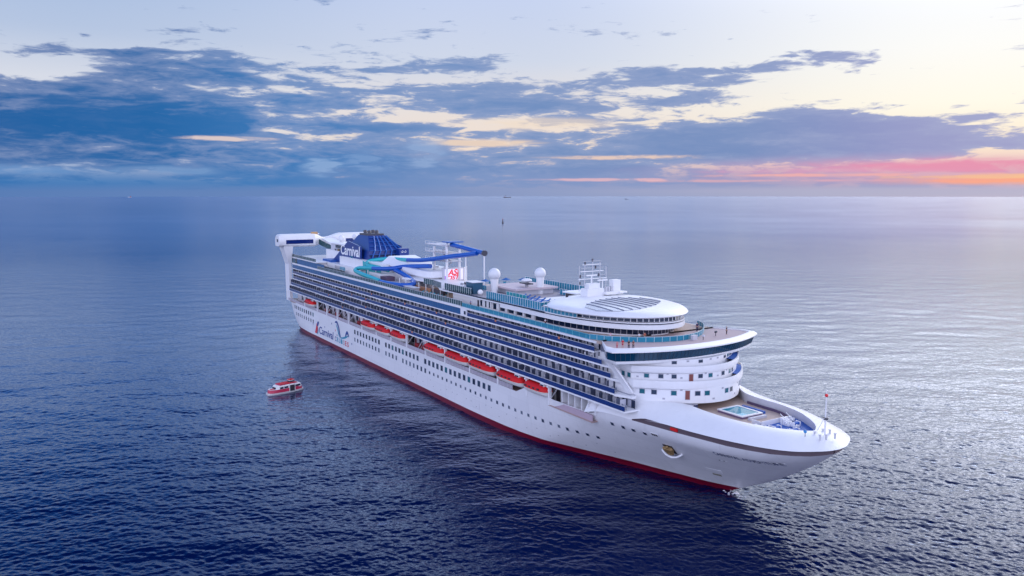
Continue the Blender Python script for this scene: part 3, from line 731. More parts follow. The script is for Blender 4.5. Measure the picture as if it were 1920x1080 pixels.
def balconies():
    P = 2.76; cells = []
    for k in 'EDCBA':
        depth = {'E': 3.0, 'D': 2.6, 'C': 1.8, 'B': 1.8, 'A': 1.8}[k]
        h = {'E': 2.0, 'D': 2.05, 'C': 1.85, 'B': 1.9, 'A': 1.75}[k]
        var = [balcony_mesh(q, depth, P, h) for q in range(6)]
        ms = [v.mesh("balcony") for v in var]
        x = XE[k] - P; stop = -80.5 if k == 'A' else XA + 1.5
        while x > stop:
            d = (Vector((x, -DEP[k], FL[k])) - CAM).length
            cells.append((d, x, -DEP[k] + 0.04, FL[k], (5 if random.random() < 0.035 else random.randrange(5)), var, ms)); x -= P
    cells.sort(key=lambda c: c[0])
    rest = MB()
    for n, (d, x, y, z, q, var, ms) in enumerate(cells):
        if n < 100:
            o = bpy.data.objects.new("balcony", ms[q]); COL.objects.link(o); o.parent = SHIP; o.location = (x, y, z)
        else:
            s = var[q]; base = len(rest.v)
            rest.v += [(a + x, b_ + y, c + z) for a, b_, c in s.v]
            rest.f += [[i + base for i in f] for f in s.f]
            rest.m += [rest.mi(s.mats[i]) for i in s.m]
    o = rest.build("balcony_rows", SHIP); o['kind'] = 'stuff'
balconies()

def aft_glass():
    # long blue glazed screen of the aft pool deck, with slim mullions
    def band(b, x0, x1, z0, z1, y, m, step, my=None):
        b.box(x0, x1, y, y + 0.08, z0, z1, m)
        x = x0
        while x <= x1:
            b.box(x - 0.03, x + 0.03, y - 0.03, y, z0, z1, my or mat("band_mullion", (0.01, 0.11, 0.24), 0.3)); x += step
    one("glass_screen", SHIP, lambda b: band(b, -238, -81.6, 25.4, 27.12, -16.1, BLUEG, 3.1))
    one("screen_frame", SHIP, lambda b: (b.box(-81.6, -78.2, -16.15, -14.2, 25.4, 27.15, WHITE), b.box(-238, -81.6, -16.3, -16.0, 27.12, 27.75, WHITE)))
    one("frame_window", SHIP, lambda b: b.box(-79.6, -78.6, -16.2, -16.1, 25.7, 26.6, GLASSD))
    # stern terrace, one deck higher
    one("stern_house", SHIP, lambda b: (b.box(-240, -206, -14.5, 14.5, 27.62, 29.9, WHITE), b.box(-241, -205, -16.2, 16.2, 29.9, 30.3, WHITE)))
    one("stern_house_glazing", SHIP, lambda b: band(b, -232, -196, 27.62, 29.85, -15.9, BLUEG, 2.8))
    for x in range(-239, -232, 2): one("stern_house_post", SHIP, lambda b: b.box(x, x + 0.3, -16.0, -15.7, 27.62, 29.9, GLASSG))
aft_glass()

def rail(b, pts, h=1.1, glass=TEALG, post=1.8, capm=WHITE, closed=False):
    """glazed railing along a polyline of (x, y, z)"""
    P = [Vector(p) for p in pts]
    up = Vector((0, 0, h))
    b.grid([P, [p + up for p in P]], glass)
    b.tube([p + up for p in P], 0.05, capm, 5)
    acc = 0.0
    for a, c in zip(P, P[1:]):
        L = (c - a).length; d = (c - a) / max(L, 1e-6)
        while acc <= L:
            p = a + d * acc
            b.box(p.x - 0.045, p.x + 0.045, p.y - 0.045, p.y + 0.045, p.z, p.z + h, capm); acc += post
        acc -= L
def rails():
    one("glass_railing", SHIP, lambda b: rail(b, [(-204, -16.0, 27.75), (-150, -16.0, 27.75), (-104, -16.0, 27.75)], 1.1, GLASSG, 1.5, LGREY))
    one("glass_railing", SHIP, lambda b: rail(b, [(-104, -16.0, 27.62), (-81, -16.0, 27.62)], 1.5, GLASSG, 1.3))
    one("glass_railing", SHIP, lambda b: rail(b, [(-81, -15.9, 27.62), (-24.5, -15.9, 27.62)], 1.0, TEALG, 2.4, mat("rail_teal", (0.15, 0.45, 0.5), 0.3)))
    one("glass_railing", SHIP, lambda b: rail(b, [(-240, -15.9, 30.3), (-206, -15.9, 30.3)], 1.2, GLASSG, 2.0, LGREY))
    one("glass_railing", SHIP, lambda b: rail(b, [(x, -18 + 0.15, 11.35) for x in range(-240, -48, 4)], 1.0, mat("rail_mesh", (0.42, 0.38, 0.44), 0.6), 1.6, LGREY))
    # foredeck promenade bulwark, pinkish inside
    one("promenade_bulwark", SHIP, lambda b: b.box(-36, -21.2, -17.6, -17.3, 11.2, 12.5, mat("bulwark_pink", (0.47, 0.36, 0.42), 0.6)))
    fr = lambda y: -13.2 - 0.041 * (y + 0.8) ** 2
    q = [(-24.5, -15.9, 27.7)] + [(fr(y), y, 27.7) for y in [-14.4, -13, -11, -9, -7, -5, -3, -1, 1, 3, 5, 7, 9, 11, 13, 14.4]] + [(-26, 15.9, 27.7)]
    one("glass_railing", SHIP, lambda b: rail(b, q, 1.05, TEALG, 1.7, mat("rail_pale", (0.45, 0.62, 0.68), 0.3)))
rails()

# promenade side: inner wall windows, pillars and davits
def promenade():
    for x in range(-232, -50, 6):
        one("promenade_window", SHIP, lambda b: (b.box(x, x + 2.2, -14.38, -14.3, 12.1, 14.2, GLASSD), b.box(x + 3.0, x + 3.9, -14.36, -14.3, 11.2, 13.5, REDD if x % 4 else GREY)))
    for k in range(6):
        x = -34.6 + k * 2.35
        one("promenade_window", SHIP, lambda b: b.box(x, x + 2.1, -15.5, -15.4, 13.4, 15.5, GLASSD))
        one("promenade_post", SHIP, lambda b: b.box(x + 2.1, x + 2.35, -17.3, -15.4, 12.6, 15.6, WHITE))
    one("promenade_wall", SHIP, lambda b: b.box(-38, -16, -15.4, -14.3, 11.2, 15.58, WHITE))
    one("promenade_door", SHIP, lambda b: b.box(-37.2, -35.6, -15.5, -15.4, 11.2, 14.6, DARK))
    xs = [-99.9, -87.4, -73.1, -58.7, -45.6, -36.4, -150.8, -137.6, -125.2, -113.4, -216, -199.5, -188, -176, -164]
    for x in xs:
        def dv(b):
            b.box(x - 0.3, x + 0.3, -18.1, -17.5, 11.2, 15.6, WHITE)
            b.box(x - 0.25, x + 0.25, -18.5, -14.4, 15.2, 15.58, WHITE)
            b.tube([(x, -17.8, 12.2), (x, -15.2, 15.2)], 0.14, LGREY, 6)
        one("davit", SHIP, dv)
    # ladders, lockers and pipework aft, where no boat hangs
    for x in (-210, -195, -183, -170, -160, -111, -106):
        one("deck_locker", SHIP, lambda b: b.box(x, x + 2.6, -16.3, -15.2, 11.2, 12.9, random.choice((GREY, LGREY, REDD, METAL))))
    for x in (-186, -173, -108):
        one("stair_ramp", SHIP, lambda b: (b.tube([(x, -16.8, 11.3), (x + 4.5, -16.8, 15.5)], 0.16, LGREY, 6), b.tube([(x, -15.9, 11.3), (x + 4.5, -15.9, 15.5)], 0.16, LGREY, 6)))
promenade()

# curved fronts under the bridge
def plan(x0, a, yk, p=2.0, xb=-28.0, n=28, ys=0.0):
    pts = [(xb, -yk)]
    for i in range(n + 1):
        y = -yk + 2 * yk * i / n
        pts.append((x0 - a * abs(y / yk) ** p, y))
    pts.append((xb, yk))
    return pts
def fronts():
    T1 = plan(-2.7, 10.4, 14.8)
    T2 = plan(-4.3, 8.6, 14.4); B2 = plan(-2.7, 8.9, 15.0)
    T3 = plan(-6.5, 7.0, 14.4); B3 = plan(-4.0, 8.4, 14.8)
    def wall(name, P, z0, z1):
        return one(name, SHIP, lambda b: b.prism(P, z0, z1, WHITE), True)
    w1 = wall("front_wall", T1, 17.2, 20.2); w2 = wall("front_wall", T2, 20.2, 23.1); w3 = wall("front_wall", T3, 23.1, 25.2)
    def bul(P, z0, z1, t=0.35):
        b = MB()
        # rounded outer face, cap and inner face
        cx = -20
        def off(d): return [(x + (d if x > cx else 0) * (0.9 if abs(y) < 13 else 0.5), y + (d * 0.4 if y > 6 else -d * 0.4 if y < -6 else 0)) for x, y in P]
        prof = [(-0.55, z0), (-0.1, z0 + 0.25), (0.0, z0 + 0.8), (-0.08, z1), (-t, z1), (-t - 0.02, z0 + 0.5)]
        b.grid([[(x, y, z) for x, y in off(d)] for d, z in prof], WHITE)
        b.face([(x, y, z0 + 0.5) for x, y in off(-t - 0.02)], LGREY)
        b.face([(x, y, z0) for x, y in off(-0.55)], WHITE)
        b.build("front_bulwark", SHIP, True)
    bul(B2, 19.85, 21.6); bul(B3, 22.75, 24.25)
    def on_front(x0, a, yk, y, e=0.05):
        x = x0 - a * abs(y / yk) ** 2
        t = Vector((-2 * a * y / yk ** 2, 1.0, 0)).normalized()
        n = Vector((t.y, -t.x, 0))
        return Vector((x, y, 0)), t, n
    def pane(x0, a, yk, y, z, w, h, m, name, par):
        c, t, n = on_front(x0, a, yk, y)
        b = MB()
        for (ww, hh, e, mm) in ((w / 2 + 0.1, h / 2 + 0.1, 0.03, LGREY), (w / 2, h / 2, 0.06, m)):
            q = [c + n * e + t * s + Vector((0, 0, z + u)) for s, u in ((-ww, -hh), (ww, -hh), (ww, hh), (-ww, hh))]
            r = [p - n * 0.08 for p in q]
            b.grid([r, q], mm, closed=True); b.face(q, mm)
        b.build(name, par)
    S = mat("window_slate", (0.03, 0.05, 0.09), 0.1); T = mat("window_teal", (0.01, 0.12, 0.16), 0.1)
    for y, m in ((-13.2, T), (-11.7, S), (-9.0, T), (-5.2, S), (-3.4, T), (1.4, T), (3.0, S), (8.0, T)): pane(-2.7, 10.4, 14.8, y, 19.2, 1.0, 0.85, m, "front_window", w1)
    pane(-2.7, 10.4, 14.8, -6.9, 18.85, 0.85, 1.75, WOODD, "front_door", w1)
    for y, m in ((-12.4, T), (-10.4, S), (-8.4, S), (-3.7, S), (-1.5, T), (2.0, S), (4.6, T), (6.0, S)): pane(-4.3, 8.6, 14.4, y, 22.28, 0.9, 0.75, m, "front_window", w2)
    pane(-4.3, 8.6, 14.4, -5.5, 21.95, 0.8, 1.5, WOODD, "front_door", w2)
    for y, m in ((-7.4, S), (-2.0, S), (5.6, S), (7.2, T)): pane(-6.5, 7.0, 14.4, y, 24.72, 0.95, 0.55, m, "front_window", w3)
    pane(-6.5, 7.0, 14.4, 8.9, 24.72, 1.8, 0.6, GLASSD, "front_window", w3)
    for k, y in enumerate((-13.9, -10.4, -7.9, -2.0, 0.2, 4.6, 6.2, 9.4)):
        pane(-2.7, 10.4, 14.8, y, 18.0 if k % 2 else 19.85, 0.35, 0.2, GREY, "vent", w1)
    for k, y in enumerate((-13.6, -9.4, -7.2, -2.6, 0.4, 3.3, 7.2)):
        pane(-4.3, 8.6, 14.4, y, 22.75 if k % 2 else 22.0, 0.3, 0.18, GREY, "vent", w2)
    for y in (-11.0, -9.4, -4.8, 0.6, 2.8): pane(-6.5, 7.0, 14.4, y, 24.9, 0.4, 0.2, GREY, "vent", w3)
    # blue covered landings on the far side of the two bulwarks
    def cover(xi, ai, xo, ao, yk, y0, y1, z):
        ys = [y0 + (y1 - y0) * k / 6 for k in range(7)]
        inn = [(xi - ai * abs(y / yk[0]) ** 2 + 0.02, y, z) for y in ys]; out = [(xo - ao * abs(y / yk[1]) ** 2 - 0.45, y, z) for y in ys]
        one("landing_cover", SHIP, lambda b: (b.grid([inn, out], BLUED), b.grid([[(x, y, z - 0.1) for x, y, z in inn], [(x, y, z - 0.1) for x, y, z in out]], BLUED)))
    cover(-4.3, 8.6, -2.7, 8.9, (14.4, 15.0), 6.0, 13.5, 21.55); cover(-6.5, 7.0, -4.0, 8.4, (14.4, 14.8), 6.5, 13.0, 24.2)
    # side windows between balconies and fronts
    for x, z, y in ((-15.8, 22.1, -14.4), (-14.0, 22.1, -14.4), (-19.0, 24.3, -14.4), (-17.0, 24.3, -14.4), (-13.8, 19.5, -14.8)):
        one("side_window", SHIP, lambda b: b.box(x, x + 0.9, y - 0.07, y + 0.05, z - 0.45, z + 0.45, T))
    # white slabs closing the side steps
    one("side_step", SHIP, lambda b: (b.prism([(-17.5, -16.0), (-13.2, -15.3), (-13.2, -14.2), (-17.5, -14.2)], 20.4, 20.83, WHITE), b.prism([(-14.65, -17.2), (-11, -15.6), (-11, -14.6), (-14.65, -14.6)], 17.9, 18.38, WHITE), b.prism([(-20.4, -16.0), (-16, -15.4), (-16, -14.2), (-20.4, -14.2)], 22.7, 23.08, WHITE)))
    # slanted struts carrying the bridge wing
    one("wing_strut", SHIP, lambda b: b.grid([[(-17.2, -17.4, 24.5), (-15.4, -17.4, 24.5), (-15.4, -16.9, 24.5), (-17.2, -16.9, 24.5)], [(-13.2, -15.4, 19.0), (-11.6, -15.2, 19.0), (-11.6, -14.8, 19.0), (-13.2, -15.0, 19.0)]], WHITE, closed=True))
fronts()

def bridge():
    root = SHIP
    def xt(y): return -7.1 - 5.4 * abs(y / 20.0) ** 2.2
    def xb(y): return xt(y) - 0.75
    n = 44
    def ring(fx, yk, xa, tipx):
        pts = [(xa, -15.6), (tipx - 3.0, -yk + 0.9), (tipx - 1.4, -yk)]
        for i in range(n + 1):
            y = -yk + 2 * yk * i / n
            pts.append((fx(y), y))
        pts += [(tipx - 1.4, yk), (tipx - 3.0, yk - 0.9), (xa, 15.6)]
        return pts
    A = ring(lambda y: xb(y) - 1.3, 17.8, -19.5, -14.8)
    Bq = ring(lambda y: xb(y) - 0.1, 18.6, -20.0, -13.8)
    Cq = ring(lambda y: xb(y), 18.7, -20.0, -13.7)
    Dq = ring(xt, 19.2, -20.3, -13.1)
    Eq = ring(lambda y: xt(y) + 0.55, 20.0, -20.8, -12.6)
    Fq = ring(lambda y: xt(y) + 0.5, 20.0, -20.8, -12.6)
    Gq = ring(lambda y: xt(y) - 0.15, 19.6, -20.8, -13.1)
    Hq = ring(lambda y: xt(y) - 1.0, 18.8, -20.8, -13.9)
    Iq = ring(lambda y: xt(y) - 1.25, 18.6, -20.8, -14.1)
    L = lambda P, z: [(x, y, z) for x, y in P]
    hs = MB()
    hs.grid([L(A, 24.6), L(Bq, 24.85), L(Cq, 25.4)], WHITE, closed=True)
    hs.face(L(A, 24.6)[::-1], WHITE)
    house = hs.build("bridge", root, True)
    g = MB(); g.grid([L(Cq, 25.4), L(Dq, 27.25)], mat("bridge_glass", (0.006, 0.05, 0.10), 0.1, 0.55, 0.35, spec=0.6), closed=True)
    win = g.build("bridge_window", house)
    for i in range(3, n + 4, 1):
        a = Vector((*Cq[i], 25.4)); c = Vector((*Dq[i], 27.25)); nn = Vector((0.03, 0, 0.0))
        one("mullion", win, lambda q: q.tube([a + nn, c + nn], 0.05, mat("mullion_slate", (0.03, 0.07, 0.12), 0.4), 4))
    r = MB()
    r.grid([L(Dq, 27.25), L(Eq, 27.26), L(Fq, 27.5), L(Gq, 27.86), L(Hq, 27.98), L(Iq, 27.95), L(Iq, 27.7)], WHITE, closed=True)
    r.build("bridge_roof", house, True)
    one("roof_deck", house, lambda b: b.face(L(Iq, 27.71), PINKD))
    # fittings on the roof deck
    one("roof_infill", house, lambda b: b.box(-23.4, -20.7, -16.0, 16.0, 27.2, 27.69, TAN))
    one("searchlight", house, lambda b: (b.tube([(-11.5, 3.4, 27.7), (-11.5, 3.4, 28.6)], 0.08, METAL, 6), b.tube([(-11.7, 3.4, 28.5), (-11.2, 3.4, 28.6)], 0.25, LGREY, 8)))
    one("searchlight", house, lambda b: (b.tube([(-13.5, 9.0, 27.5), (-13.5, 9.0, 28.4)], 0.08, METAL, 6), b.tube([(-13.7, 9.0, 28.5), (-13.2, 9.0, 28.6)], 0.22, METAL, 8)))
    one("roof_locker", house, lambda b: b.box(-12.9, -12.1, 1.2, 2.4, 27.5, 28.7, LGREY))
bridge()
# ------------------------------------------------------------------ the ship: top decks
def oval(xc, a, bw, xb, n=40, c0=-45.0):
    pts = [(xb, -bw)]
    for i in range(n + 1):
        t = -math.pi / 2 + math.pi * i / n
        pts.append((c0 + a * max(0, math.cos(t)) ** 0.92 + xc, bw * math.copysign(abs(math.sin(t)) ** 0.97, t)))
    pts.append((xb, bw))
    return pts
def lido_house():
    L = lambda P, z: [(x, y, z) for x, y in P]
    one("lounge_wall", SHIP, lambda b: b.prism(oval(0, 24.6, 12.6, -64), 27.62, 29.35, WHITE), True)
    g = oval(0, 24.65, 12.65, -52)
    w = one("lounge_window", SHIP, lambda b: b.grid([L(g, 27.95), L(g, 29.25)], GLASSD))
    for x, y in g[1:-1]: one("mullion", w, lambda b: b.box(x - 0.06, x + 0.06, y - 0.06, y + 0.06, 27.95, 29.25, GREY))
    one("lounge_balcony", SHIP, lambda b: b.prism(oval(0, 27.4, 14.2, -64), 29.35, 30.35, WHITE), True)
    one("lounge_balcony", SHIP, lambda b: b.prism(oval(0, 26.9, 13.8, -64), 30.35, 30.6, GLASSD), True)
    one("lounge_balcony", SHIP, lambda b: b.prism(oval(0, 27.3, 14.1, -64), 30.6, 30.82, WHITE), True)
    q = oval(0, 26.7, 13.6, -46)
    one("dome_wall", SHIP, lambda b: b.prism(oval(0, 26.4, 13.3, -46), 30.8, 32.0, WHITE), True)
    w2 = one("dome_window", SHIP, lambda b: b.grid([L(q, 30.95), L(q, 31.95)], GLASSD))
    for x, y in q[1:-1]: one("mullion", w2, lambda b: b.box(x - 0.07, x + 0.07, y - 0.07, y + 0.07, 30.9, 31.97, WHITE))
    # domed white roof
    rf = MB(); base = []
    for i in range(72):
        t = 2 * math.pi * i / 72; ct, st = math.cos(t), math.sin(t)
        base.append((-38 + (20.6 * ct ** 0.93 if ct > 0 else -12.5 * abs(ct) ** 0.9), -0.5 + 14.2 * math.copysign(abs(st) ** 0.95, st)))
    c = Vector((-35, 0, 0)); rows = []
    for k, z in ((1.0, 31.9), (1.012, 32.1), (1.0, 32.35), (0.96, 32.75), (0.88, 33.05), (0.74, 33.32), (0.55, 33.48), (0.3, 33.56), (0.02, 33.6)):
        rows.append([(c.x + (x - c.x) * k, y * k, z) for x, y in base])
    rf.grid(rows, WHITE, closed=True)
    rf.face(rows[0], WHITE)
    roof = rf.build("lounge_roof", SHIP, True)
    # grey glazed crescent with dark ribs
    def prof(y, x):
        k = math.hypot((x + 35) / (17.4 if x > -35 else 15.5), (y + 0.5) / 14.2)
        return interp(k, [(0, 33.6), (0.3, 33.56), (0.55, 33.48), (0.74, 33.32), (0.88, 33.05), (0.96, 32.75), (1.0, 32.35)])
    sl = MB(); us = [k / 14 for k in range(15)]; vs = [k / 10 for k in range(11)]
    def gp(u, v):
        # u across from starboard to port, v from aft to fore; the crescent narrows to both sides
        y = -12.0 + 20.4 * u
        xm = interp(y, [(-13, -29.5), (-8, -29.0), (-3, -30.0), (3, -31.5), (9, -31.5)])
        hw = interp(y, [(-13, 0.8), (-9.5, 5.2), (-4, 7.2), (2, 6.8), (6, 4.0), (9, 0.6)])
        x = xm - hw + 2 * hw * v
        return (x, y, prof(y, x) + 0.06)
    sl.grid([[gp(u, v) for v in vs] for u in us], mat("skylight_grey", (0.40, 0.43, 0.50), 0.25, 0.05))
    s = sl.build("skylight", roof, True)
    for k in range(1, 10):
        u = k / 10
        rb = MB(); P = [gp(u, v) for v in vs]
        rb.tube([(x, y, z + 0.05) for x, y, z in P], 0.09, mat("rib_grey", (0.20, 0.21, 0.26), 0.5), 4)
        rb.build("skylight_rib", s)
    # radar mast: legs, yards, aerials
    mx = -44.0
    def base_(b):
        b.box(mx - 2.2, mx + 0.5, -2.4, 2.4, 32.4, 35.2, WHITE), b.box(mx - 5, mx + 2, -4, 6.5, 30.5, 33.2, WHITE); b.box(mx - 1.6, mx, -1.6, 1.6, 35.2, 36.4, WHITE)
    mast = one("radar_mast", SHIP, base_)
    def post(name, x, y, z0, z1, r, m=WHITE): return one(name, mast, lambda b: b.tube([(x, y, z0), (x, y, z1)], r, m, 6))
    for (x, y, z) in ((mx - 1.2, -2.0, 41.6), (mx - 1.0, 0.2, 42.0), (mx - 0.8, 2.2, 41.4), (mx - 1.0, 4.2, 40.2), (mx - 1.2, -3.6, 40.6)):
        post("aerial", x, y, 34.6, z, 0.09, LGREY)
    for z, y0, y1 in ((37.4, -3.8, 4.4), (39.2, -3.2, 3.4), (40.8, -2.6, 2.6)):
        one("yard", mast, lambda b: (b.box(mx - 1.4, mx - 0.9, y0, y1, z, z + 0.14, WHITE), b.tube([(mx - 1.1, y0, z + 0.9), (mx - 1.1, y1, z + 0.9)], 0.04, LGREY, 5)))
    for y, z in ((-3.4, 38.2), (-2.0, 41.2), (0.2, 41.9), (2.1, 38.3), (-3.5, 36.6), (3.0, 37.0), (1.1, 40.2)):
        one("lantern", mast, lambda b: b.box(mx - 1.25, mx - 0.95, y - 0.14, y + 0.14, z - 0.35, z + 0.35, METAL))
    one("radar_bar", mast, lambda b: (b.box(mx + 0.1, mx + 0.4, -2.6, 0.4, 38.3, 38.6, WHITE), b.tube([(mx + 0.25, -1.1, 36.4), (mx + 0.25, -1.1, 38.3)], 0.15, WHITE, 6)))
    one("radar_bar", mast, lambda b: (b.box(mx + 0.1, mx + 0.4, 0.8, 3.6, 37.0, 37.3, WHITE), b.tube([(mx + 0.25, 2.2, 35.0), (mx + 0.25, 2.2, 37.0)], 0.12, WHITE, 6)))
    one("mast_platform", mast, lambda b: (b.box(mx - 3.2, mx + 1.6, 2.4, 7.5, 33.7, 34.4, WHITE), b.box(mx - 1.0, mx + 0.6, 5.2, 7.4, 34.4, 37.0, WHITE), b.box(mx + 0.6, mx + 2.2, 6.0, 8.2, 34.0, 34.3, WHITE)))
    for y in (3.0, 3.8, 4.6): one("mast_box", mast, lambda b: b.box(mx, mx + 0.6, y, y + 0.5, 34.4, 35.5, LGREY))
lido_house()

def mid_house():
    # long white deckhouse with big dark windows, open sun deck on its roof
    h = one("pool_house", SHIP, lambda b: b.box(-92, -50, -13.0, 13.0, 27.62, 30.2, WHITE))
    one("sun_deck", h, lambda b: (b.box(-98, -50, -14.3, 14.3, 30.2, 30.5, WHITE), b.face([(-97.5, -14, 30.515), (-51, -14, 30.515), (-51, 14, 30.515), (-97.5, 14, 30.515)], mat("sun_deck_grey", (0.32, 0.30, 0.34), 0.7, 0.12))))
    for x, w in ((-76.2, 1.0), (-73.6, 0.6), (-71.6, 1.7), (-69.4, 1.5), (-66.4, 2.7), (-62.2, 2.8), (-58.2, 2.8), (-54.3, 2.8)):
        one("house_window", h, lambda b: b.box(x, x + w, -13.06, -12.9, 28.2, 29.75, GLASSD))
    one("house_door", h, lambda b: b.box(-77.8, -76.9, -13.06, -12.9, 27.65, 29.5, METAL))
    for x in range(-70, -50, 4): one("house_pillar", h, lambda b: b.box(x - 0.2, x + 0.2, -13.5, -13.0, 27.62, 30.2, WHITE))
    # dark gap and teal wind screens round the sun deck
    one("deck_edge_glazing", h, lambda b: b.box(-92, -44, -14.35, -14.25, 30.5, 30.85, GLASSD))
    one("wind_screen", SHIP, lambda b: rail(b, [(-72, -13.6, 30.52), (-46, -13.6, 30.52)], 2.1, TEALG, 1.05))
    one("wind_screen", SHIP, lambda b: rail(b, [(-96, 13.6, 30.52), (-52, 13.6, 30.52)], 2.2, TEALG, 1.2))
    one("wind_screen", SHIP, lambda b: rail(b, [(-96, -13.6, 30.52), (-80, -13.6, 30.52)], 1.9, GLASSG, 1.2))
    one("wind_screen", SHIP, lambda b: rail(b, [(-46, -13.6, 30.52), (-40, -13.8, 30.82), (-33, -13.0, 30.82)], 1.2, TEALG, 1.3))
    one("wind_screen", SHIP, lambda b: rail(b, [(-72, -7.5, 30.52), (-62, -7.5, 30.52)], 1.6, mat("teal_panel", (0.02, 0.33, 0.36), 0.3), 1.6))
    one("wind_screen", SHIP, lambda b: rail(b, [(-56, 4.5, 30.52), (-52, -6, 30.52), (-50, -11, 30.52)], 1.4, TEALG, 1.3))
    # curved white canopy edge with warm bar counter below
    pts = smooth_line([(-133, -10.5, 30.4), (-120, -8.5, 30.5), (-110, -8.8, 30.6), (-103, -12.2, 30.6), (-97, -13.9, 30.5), (-92, -13.9, 30.5)], 6)
    one("pool_canopy", SHIP, lambda b: b.grid([[(p.x, p.y + 9, p.z) for p in pts], [(p.x, p.y, p.z) for p in pts], [(p.x, p.y - 0.05, p.z - 0.45) for p in pts], [(p.x, p.y + 9, p.z - 0.5) for p in pts]], WHITE), True)
    one("bar_counter", SHIP, lambda b: (b.box(-128, -112, -10.5, -9.5, 27.62, 28.8, mat("bar_wood", (0.42, 0.20, 0.10), 0.5, 0.2)), b.box(-112, -104, -10.2, -9.4, 27.62, 28.8, METAL)))
    one("service_hut", SHIP, lambda b: (b.box(-122, -115, -14.6, -12.8, 27.62, 28.9, GREY), b.box(-122.3, -114.7, -14.9, -12.5, 28.9, 29.05, LGREY)))
    for x in range(-134, -94, 5): one("canopy_post", SHIP, lambda b: b.tube([(x, -11.0, 27.62), (x, -11.0, 30.2)], 0.12, WHITE, 6))
    # glazed stair house by the radome
    one("stair_house", SHIP, lambda b: (b.box(-88.5, -81, -12.4, -8.6, 27.62, 30.2, WHITE), b.box(-86, -82, -12.0, -9.0, 30.5, 33.6, mat("stair_glass", (0.03, 0.10, 0.17), 0.15)), b.box(-86.2, -81.8, -12.2, -8.8, 33.6, 33.8, WHITE)))
    one("pool_house_door", SHIP, lambda b: b.box(-84, -82.4, -12.5, -12.4, 27.7, 29.6, DARK))
    one("tank_cover", SHIP, lambda b: b.sphere((-79.5, -11.2, 31.3), 0.75, WHITE, 12, 8), True)
    # two satellite domes on pedestals
    for (x, y, z, r, zb) in ((-80.9, -6.0, 35.75, 1.68, 30.5), (-73.4, 4.0, 36.15, 1.55, 30.5)):
        d = one("radome", SHIP, lambda b: b.sphere((x, y, z), r, RADOME, 24, 14), True)
        one("pedestal", d, lambda b: b.tube([(x, y, zb), (x, y, z - r * 0.5)], [0.8, 1.15], WHITE, 12))
    one("satellite_dish", SHIP, lambda b: (b.sphere((-75.5, 1.0, 34.2), 1.5, WHITE, 14, 8, 0.35), b.tube([(-75.5, 1.0, 31), (-75.5, 1.0, 34)], 0.5, GREY, 8), b.box(-78, -73.4, 0.2, 1.8, 33.2, 33.5, METAL)), True)
    # low white roof and pinkish deck house amidships
    one("bar_roof", SHIP, lambda b: (b.box(-86, -72, -4.5, 9, 31.9, 32.4, mat("roof_pinkish", (0.55, 0.46, 0.50), 0.6)), b.box(-84, -73, -3, 8, 30.5, 31.9, LGREY)))
    one("bar_opening", SHIP, lambda b: (b.box(-60.0, -55.0, 3.0, 8.5, 30.52, 32.4, DARK), b.box(-60.6, -54.4, 2.4, 9.0, 32.4, 32.75, WHITE)))
    for x, y in ((-52.0, 9.5), (-51.2, 11.5)):
        if False: pass
        one("ventilator", SHIP, lambda b: (b.tube([(x, y, 30.5), (x, y, 33.2)], 0.55, WHITE, 10), b.sphere((x, y, 33.2), 0.7, WHITE, 10, 6)), True)
mid_house()

def movie_screen():
    x = -119.6
    one("screen_house", SHIP, lambda b: b.box(-128, -119.9, -2.2, 5.6, 27.62, 30.0, WHITE))
    f = one("movie_screen", SHIP, lambda b: b.box(-121.5, -119.85, -2.0, 5.4, 29.8, 34.0, LGREY))
    one("screen_panel", f, lambda b: b.face([(x - 0.2, -1.6, 30.2), (x - 0.2, 5.0, 30.2), (x - 0.2, 5.0, 33.7), (x - 0.2, -1.6, 33.7)], mat("screen_lit", (0.82, 0.78, 0.95), 0.4, 0.03, emit=0.4)))
    one("screen_corner", f, lambda b: b.face([(x - 0.18, -1.6, 30.2), (x - 0.18, -0.2, 30.2), (x - 0.18, -1.0, 31.4), (x - 0.18, -1.6, 31.6)], mat("screen_violet", (0.50, 0.20, 0.75), 0.4, 0.05, emit=0.2)))
    rl = mat("screen_red", (0.85, 0.03, 0.05), 0.4, 0.05, emit=0.35)
    text("screen_lettering", "ASL", f, rl, (x - 0.16, -0.6, 31.7), (0, 1, 0.02), (0, 0, 1), w=4.6, h=1.9, shear=0.28, bold=0.03)
    text("screen_lettering", "OST", f, rl, (x - 0.16, -0.9, 30.3), (0, 1, 0.02), (0, 0, 1), w=4.6, h=1.25, shear=0.25, bold=0.03)
    one("screen_canopy", SHIP, lambda b: b.grid([[(-120.5 - 0.6 * k, 5.6 + 0.55 * k, z) for k in range(6)] for z in (27.62, 30, 33.6 - 0.3, 34.0)], WHITE), True)
    # tiered white deckhouse behind the screen
    def tier(b, x0, x1, y, z0, z1): b.prism([(x0, -y), (x1 - 3, -y), (x1 - 0.8, -y + 1.2), (x1, -y + 4), (x1, 6), (x0, 6)], z0, z1, WHITE)
    one("deckhouse", SHIP, lambda b: (tier(b, -150, -122, 6.0, 27.62, 30.6), tier(b, -151, -121, 6.6, 31.0, 33.0), tier(b, -150, -122.5, 5.6, 30.6, 31.0)), True)
    one("deckhouse_louvre", SHIP, lambda b: [b.box(-130, -122.9, -6.1, -5.95, 28.0 + 0.45 * k, 28.3 + 0.45 * k, GREY) for k in range(5)])
movie_screen()

